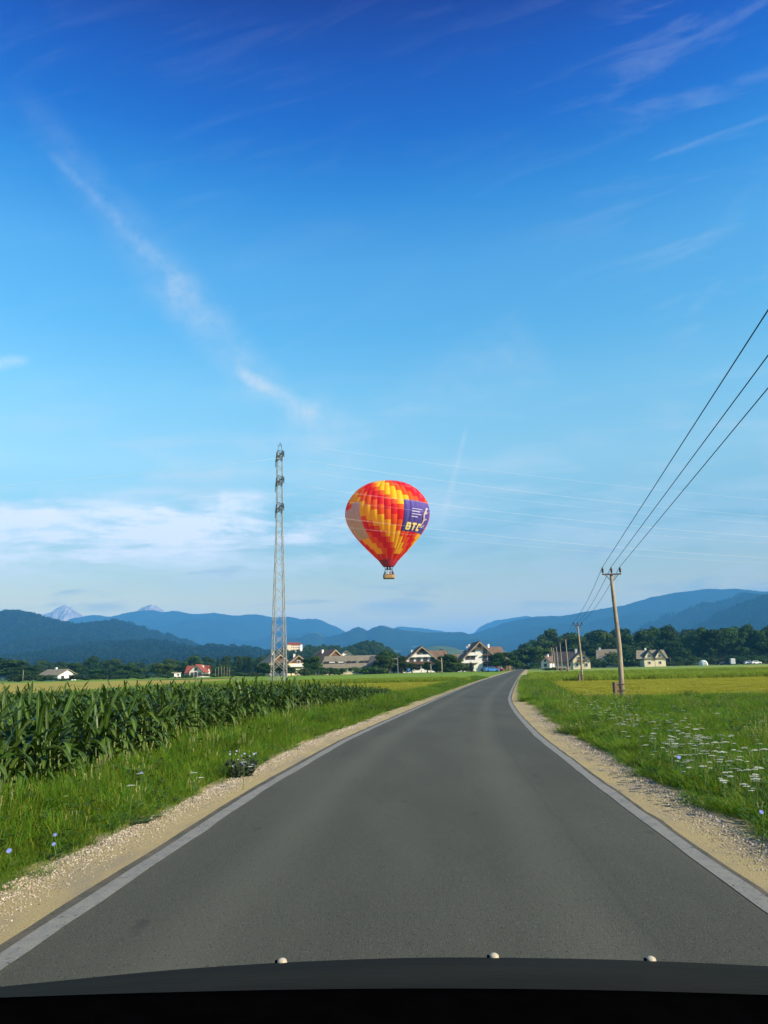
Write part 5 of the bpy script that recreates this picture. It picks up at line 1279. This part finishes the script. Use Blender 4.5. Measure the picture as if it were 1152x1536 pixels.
# ------------------------------------------------------------------ the car the photograph is taken from
CARP = pmat('car_paint', (.016, .015, .009), (.009, .008, .005), 3.5, .7, spec=.05, bump=.1, bscale=60, stretch=(.5, 2, 1), lo=.3, hi=.7)
PLS = pmat('dashboard_plastic', (.0014, .0014, .0015), (.001, .001, .001), 40, .95, spec=.0)
NZL = pmat('nozzle_glint_plastic', (.48, .42, .30), (.36, .31, .21), 60, .35)  # pale tone puts the sun glint on the nozzles into their colour
car_ = thing('car', (0, 0, 0), 0, 'dark car seen from inside, bonnet and black dashboard at the bottom', 'car')
YC = 1.22
cz = interp([(-1.0, zg(-200, 1512, YC)), (-.61, zg(0, 1483, YC)), (-.29, zg(300, 1452, YC)), (0, zg(576, 1437.5, YC)), (.24, zg(800, 1438.5, YC)), (.45, zg(1000, 1446, YC)), (.61, zg(1152, 1456, YC)), (.85, zg(1350, 1478, YC))])
def bon(x, y): d = y - YC; return cz(x) - .336 * d - .5 * d * d
mb = MB(); nx_, ny_ = 40, 26
for j in range(ny_ + 1):
    for i in range(nx_ + 1):
        x = -.80 + 1.6 * i / nx_; y = .74 + 1.16 * j / ny_; mb.v.append((x, y, bon(x, y) - .05 * max(0, abs(x) - .7) * 10 * .3))
for j in range(ny_):
    for i in range(nx_): k = j * (nx_ + 1) + i; mb.f.append((k, k + 1, k + nx_ + 2, k + nx_ + 1)); mb.mi.append(0)
mb.build('bonnet', CARP, car_, True)
for (px, py) in ((423, 1436), (741, 1436), (977, 1446)):
    p = at(px, py, YC - .03); p.z = bon(p.x, p.y)
    mb = MB(); mb.lathe([(.0082, -.002), (.0085, .002), (.0072, .0055), (.004, .0080), (.0003, .0086)], 12, (0, 0, 0)); o = mb.build('washer_nozzle', NZL, car_, True); o.location = p; o.scale = (.85, .85, .72)
    mb = MB(); mb.box((-.0085, 0, .0025), (.006, .006, .004)); mb.build('nozzle_shade', PLS, o)  # black block added as the shaded left side of the nozzle
YD = .62
dzf = interp([(-.6, zg(-550, 1512, YD)), (-.31, zg(0, 1488, YD)), (-.15, zg(300, 1478, YD)), (0, zg(576, 1474, YD)), (.15, zg(860, 1477, YD)), (.31, zg(1152, 1488, YD)), (.6, zg(1700, 1512, YD))])
mb = MB(); nd = 30
for y, dz_ in ((.05, .0), (.3, .0), (.52, .0), (.60, -.001), (.62, -.004), (.64, -.03), (.66, -.16)):
    for i in range(nd + 1):
        x = -.70 + 1.4 * i / nd; mb.v.append((x, y, dzf(x) + dz_))
for j in range(6):
    for i in range(nd): k = j * (nd + 1) + i; mb.f.append((k, k + 1, k + nd + 2, k + nd + 1)); mb.mi.append(0)
mb.build('dashboard', PLS, car_, True)
for s_ in (-1, 1):
    mb = MB(); mb.prism([(s_ * .78, .30), (s_ * .82, .30), (s_ * .82, .72), (s_ * .78, .76)][::s_], .72, 1.88); mb.build('wing', CARP, car_)
    mb = MB(); mb.prism([(s_ * .80, .30), (s_ * .85, .30), (s_ * .85, 1.12), (s_ * .80, 1.16)][::s_], -1.5, .70); mb.build('door', CARP, car_)
    for y in (1.30, -1.30):
        mb = MB(); mb.tube([(s_ * .62, y, .32), (s_ * .86, y, .32)], .32, 18); mb.build('wheel', TYRE, car_)
mb = MB(); mb.box((0, 1.90, .48), (1.60, .06, .44)); mb.build('front_panel', CARP, car_)
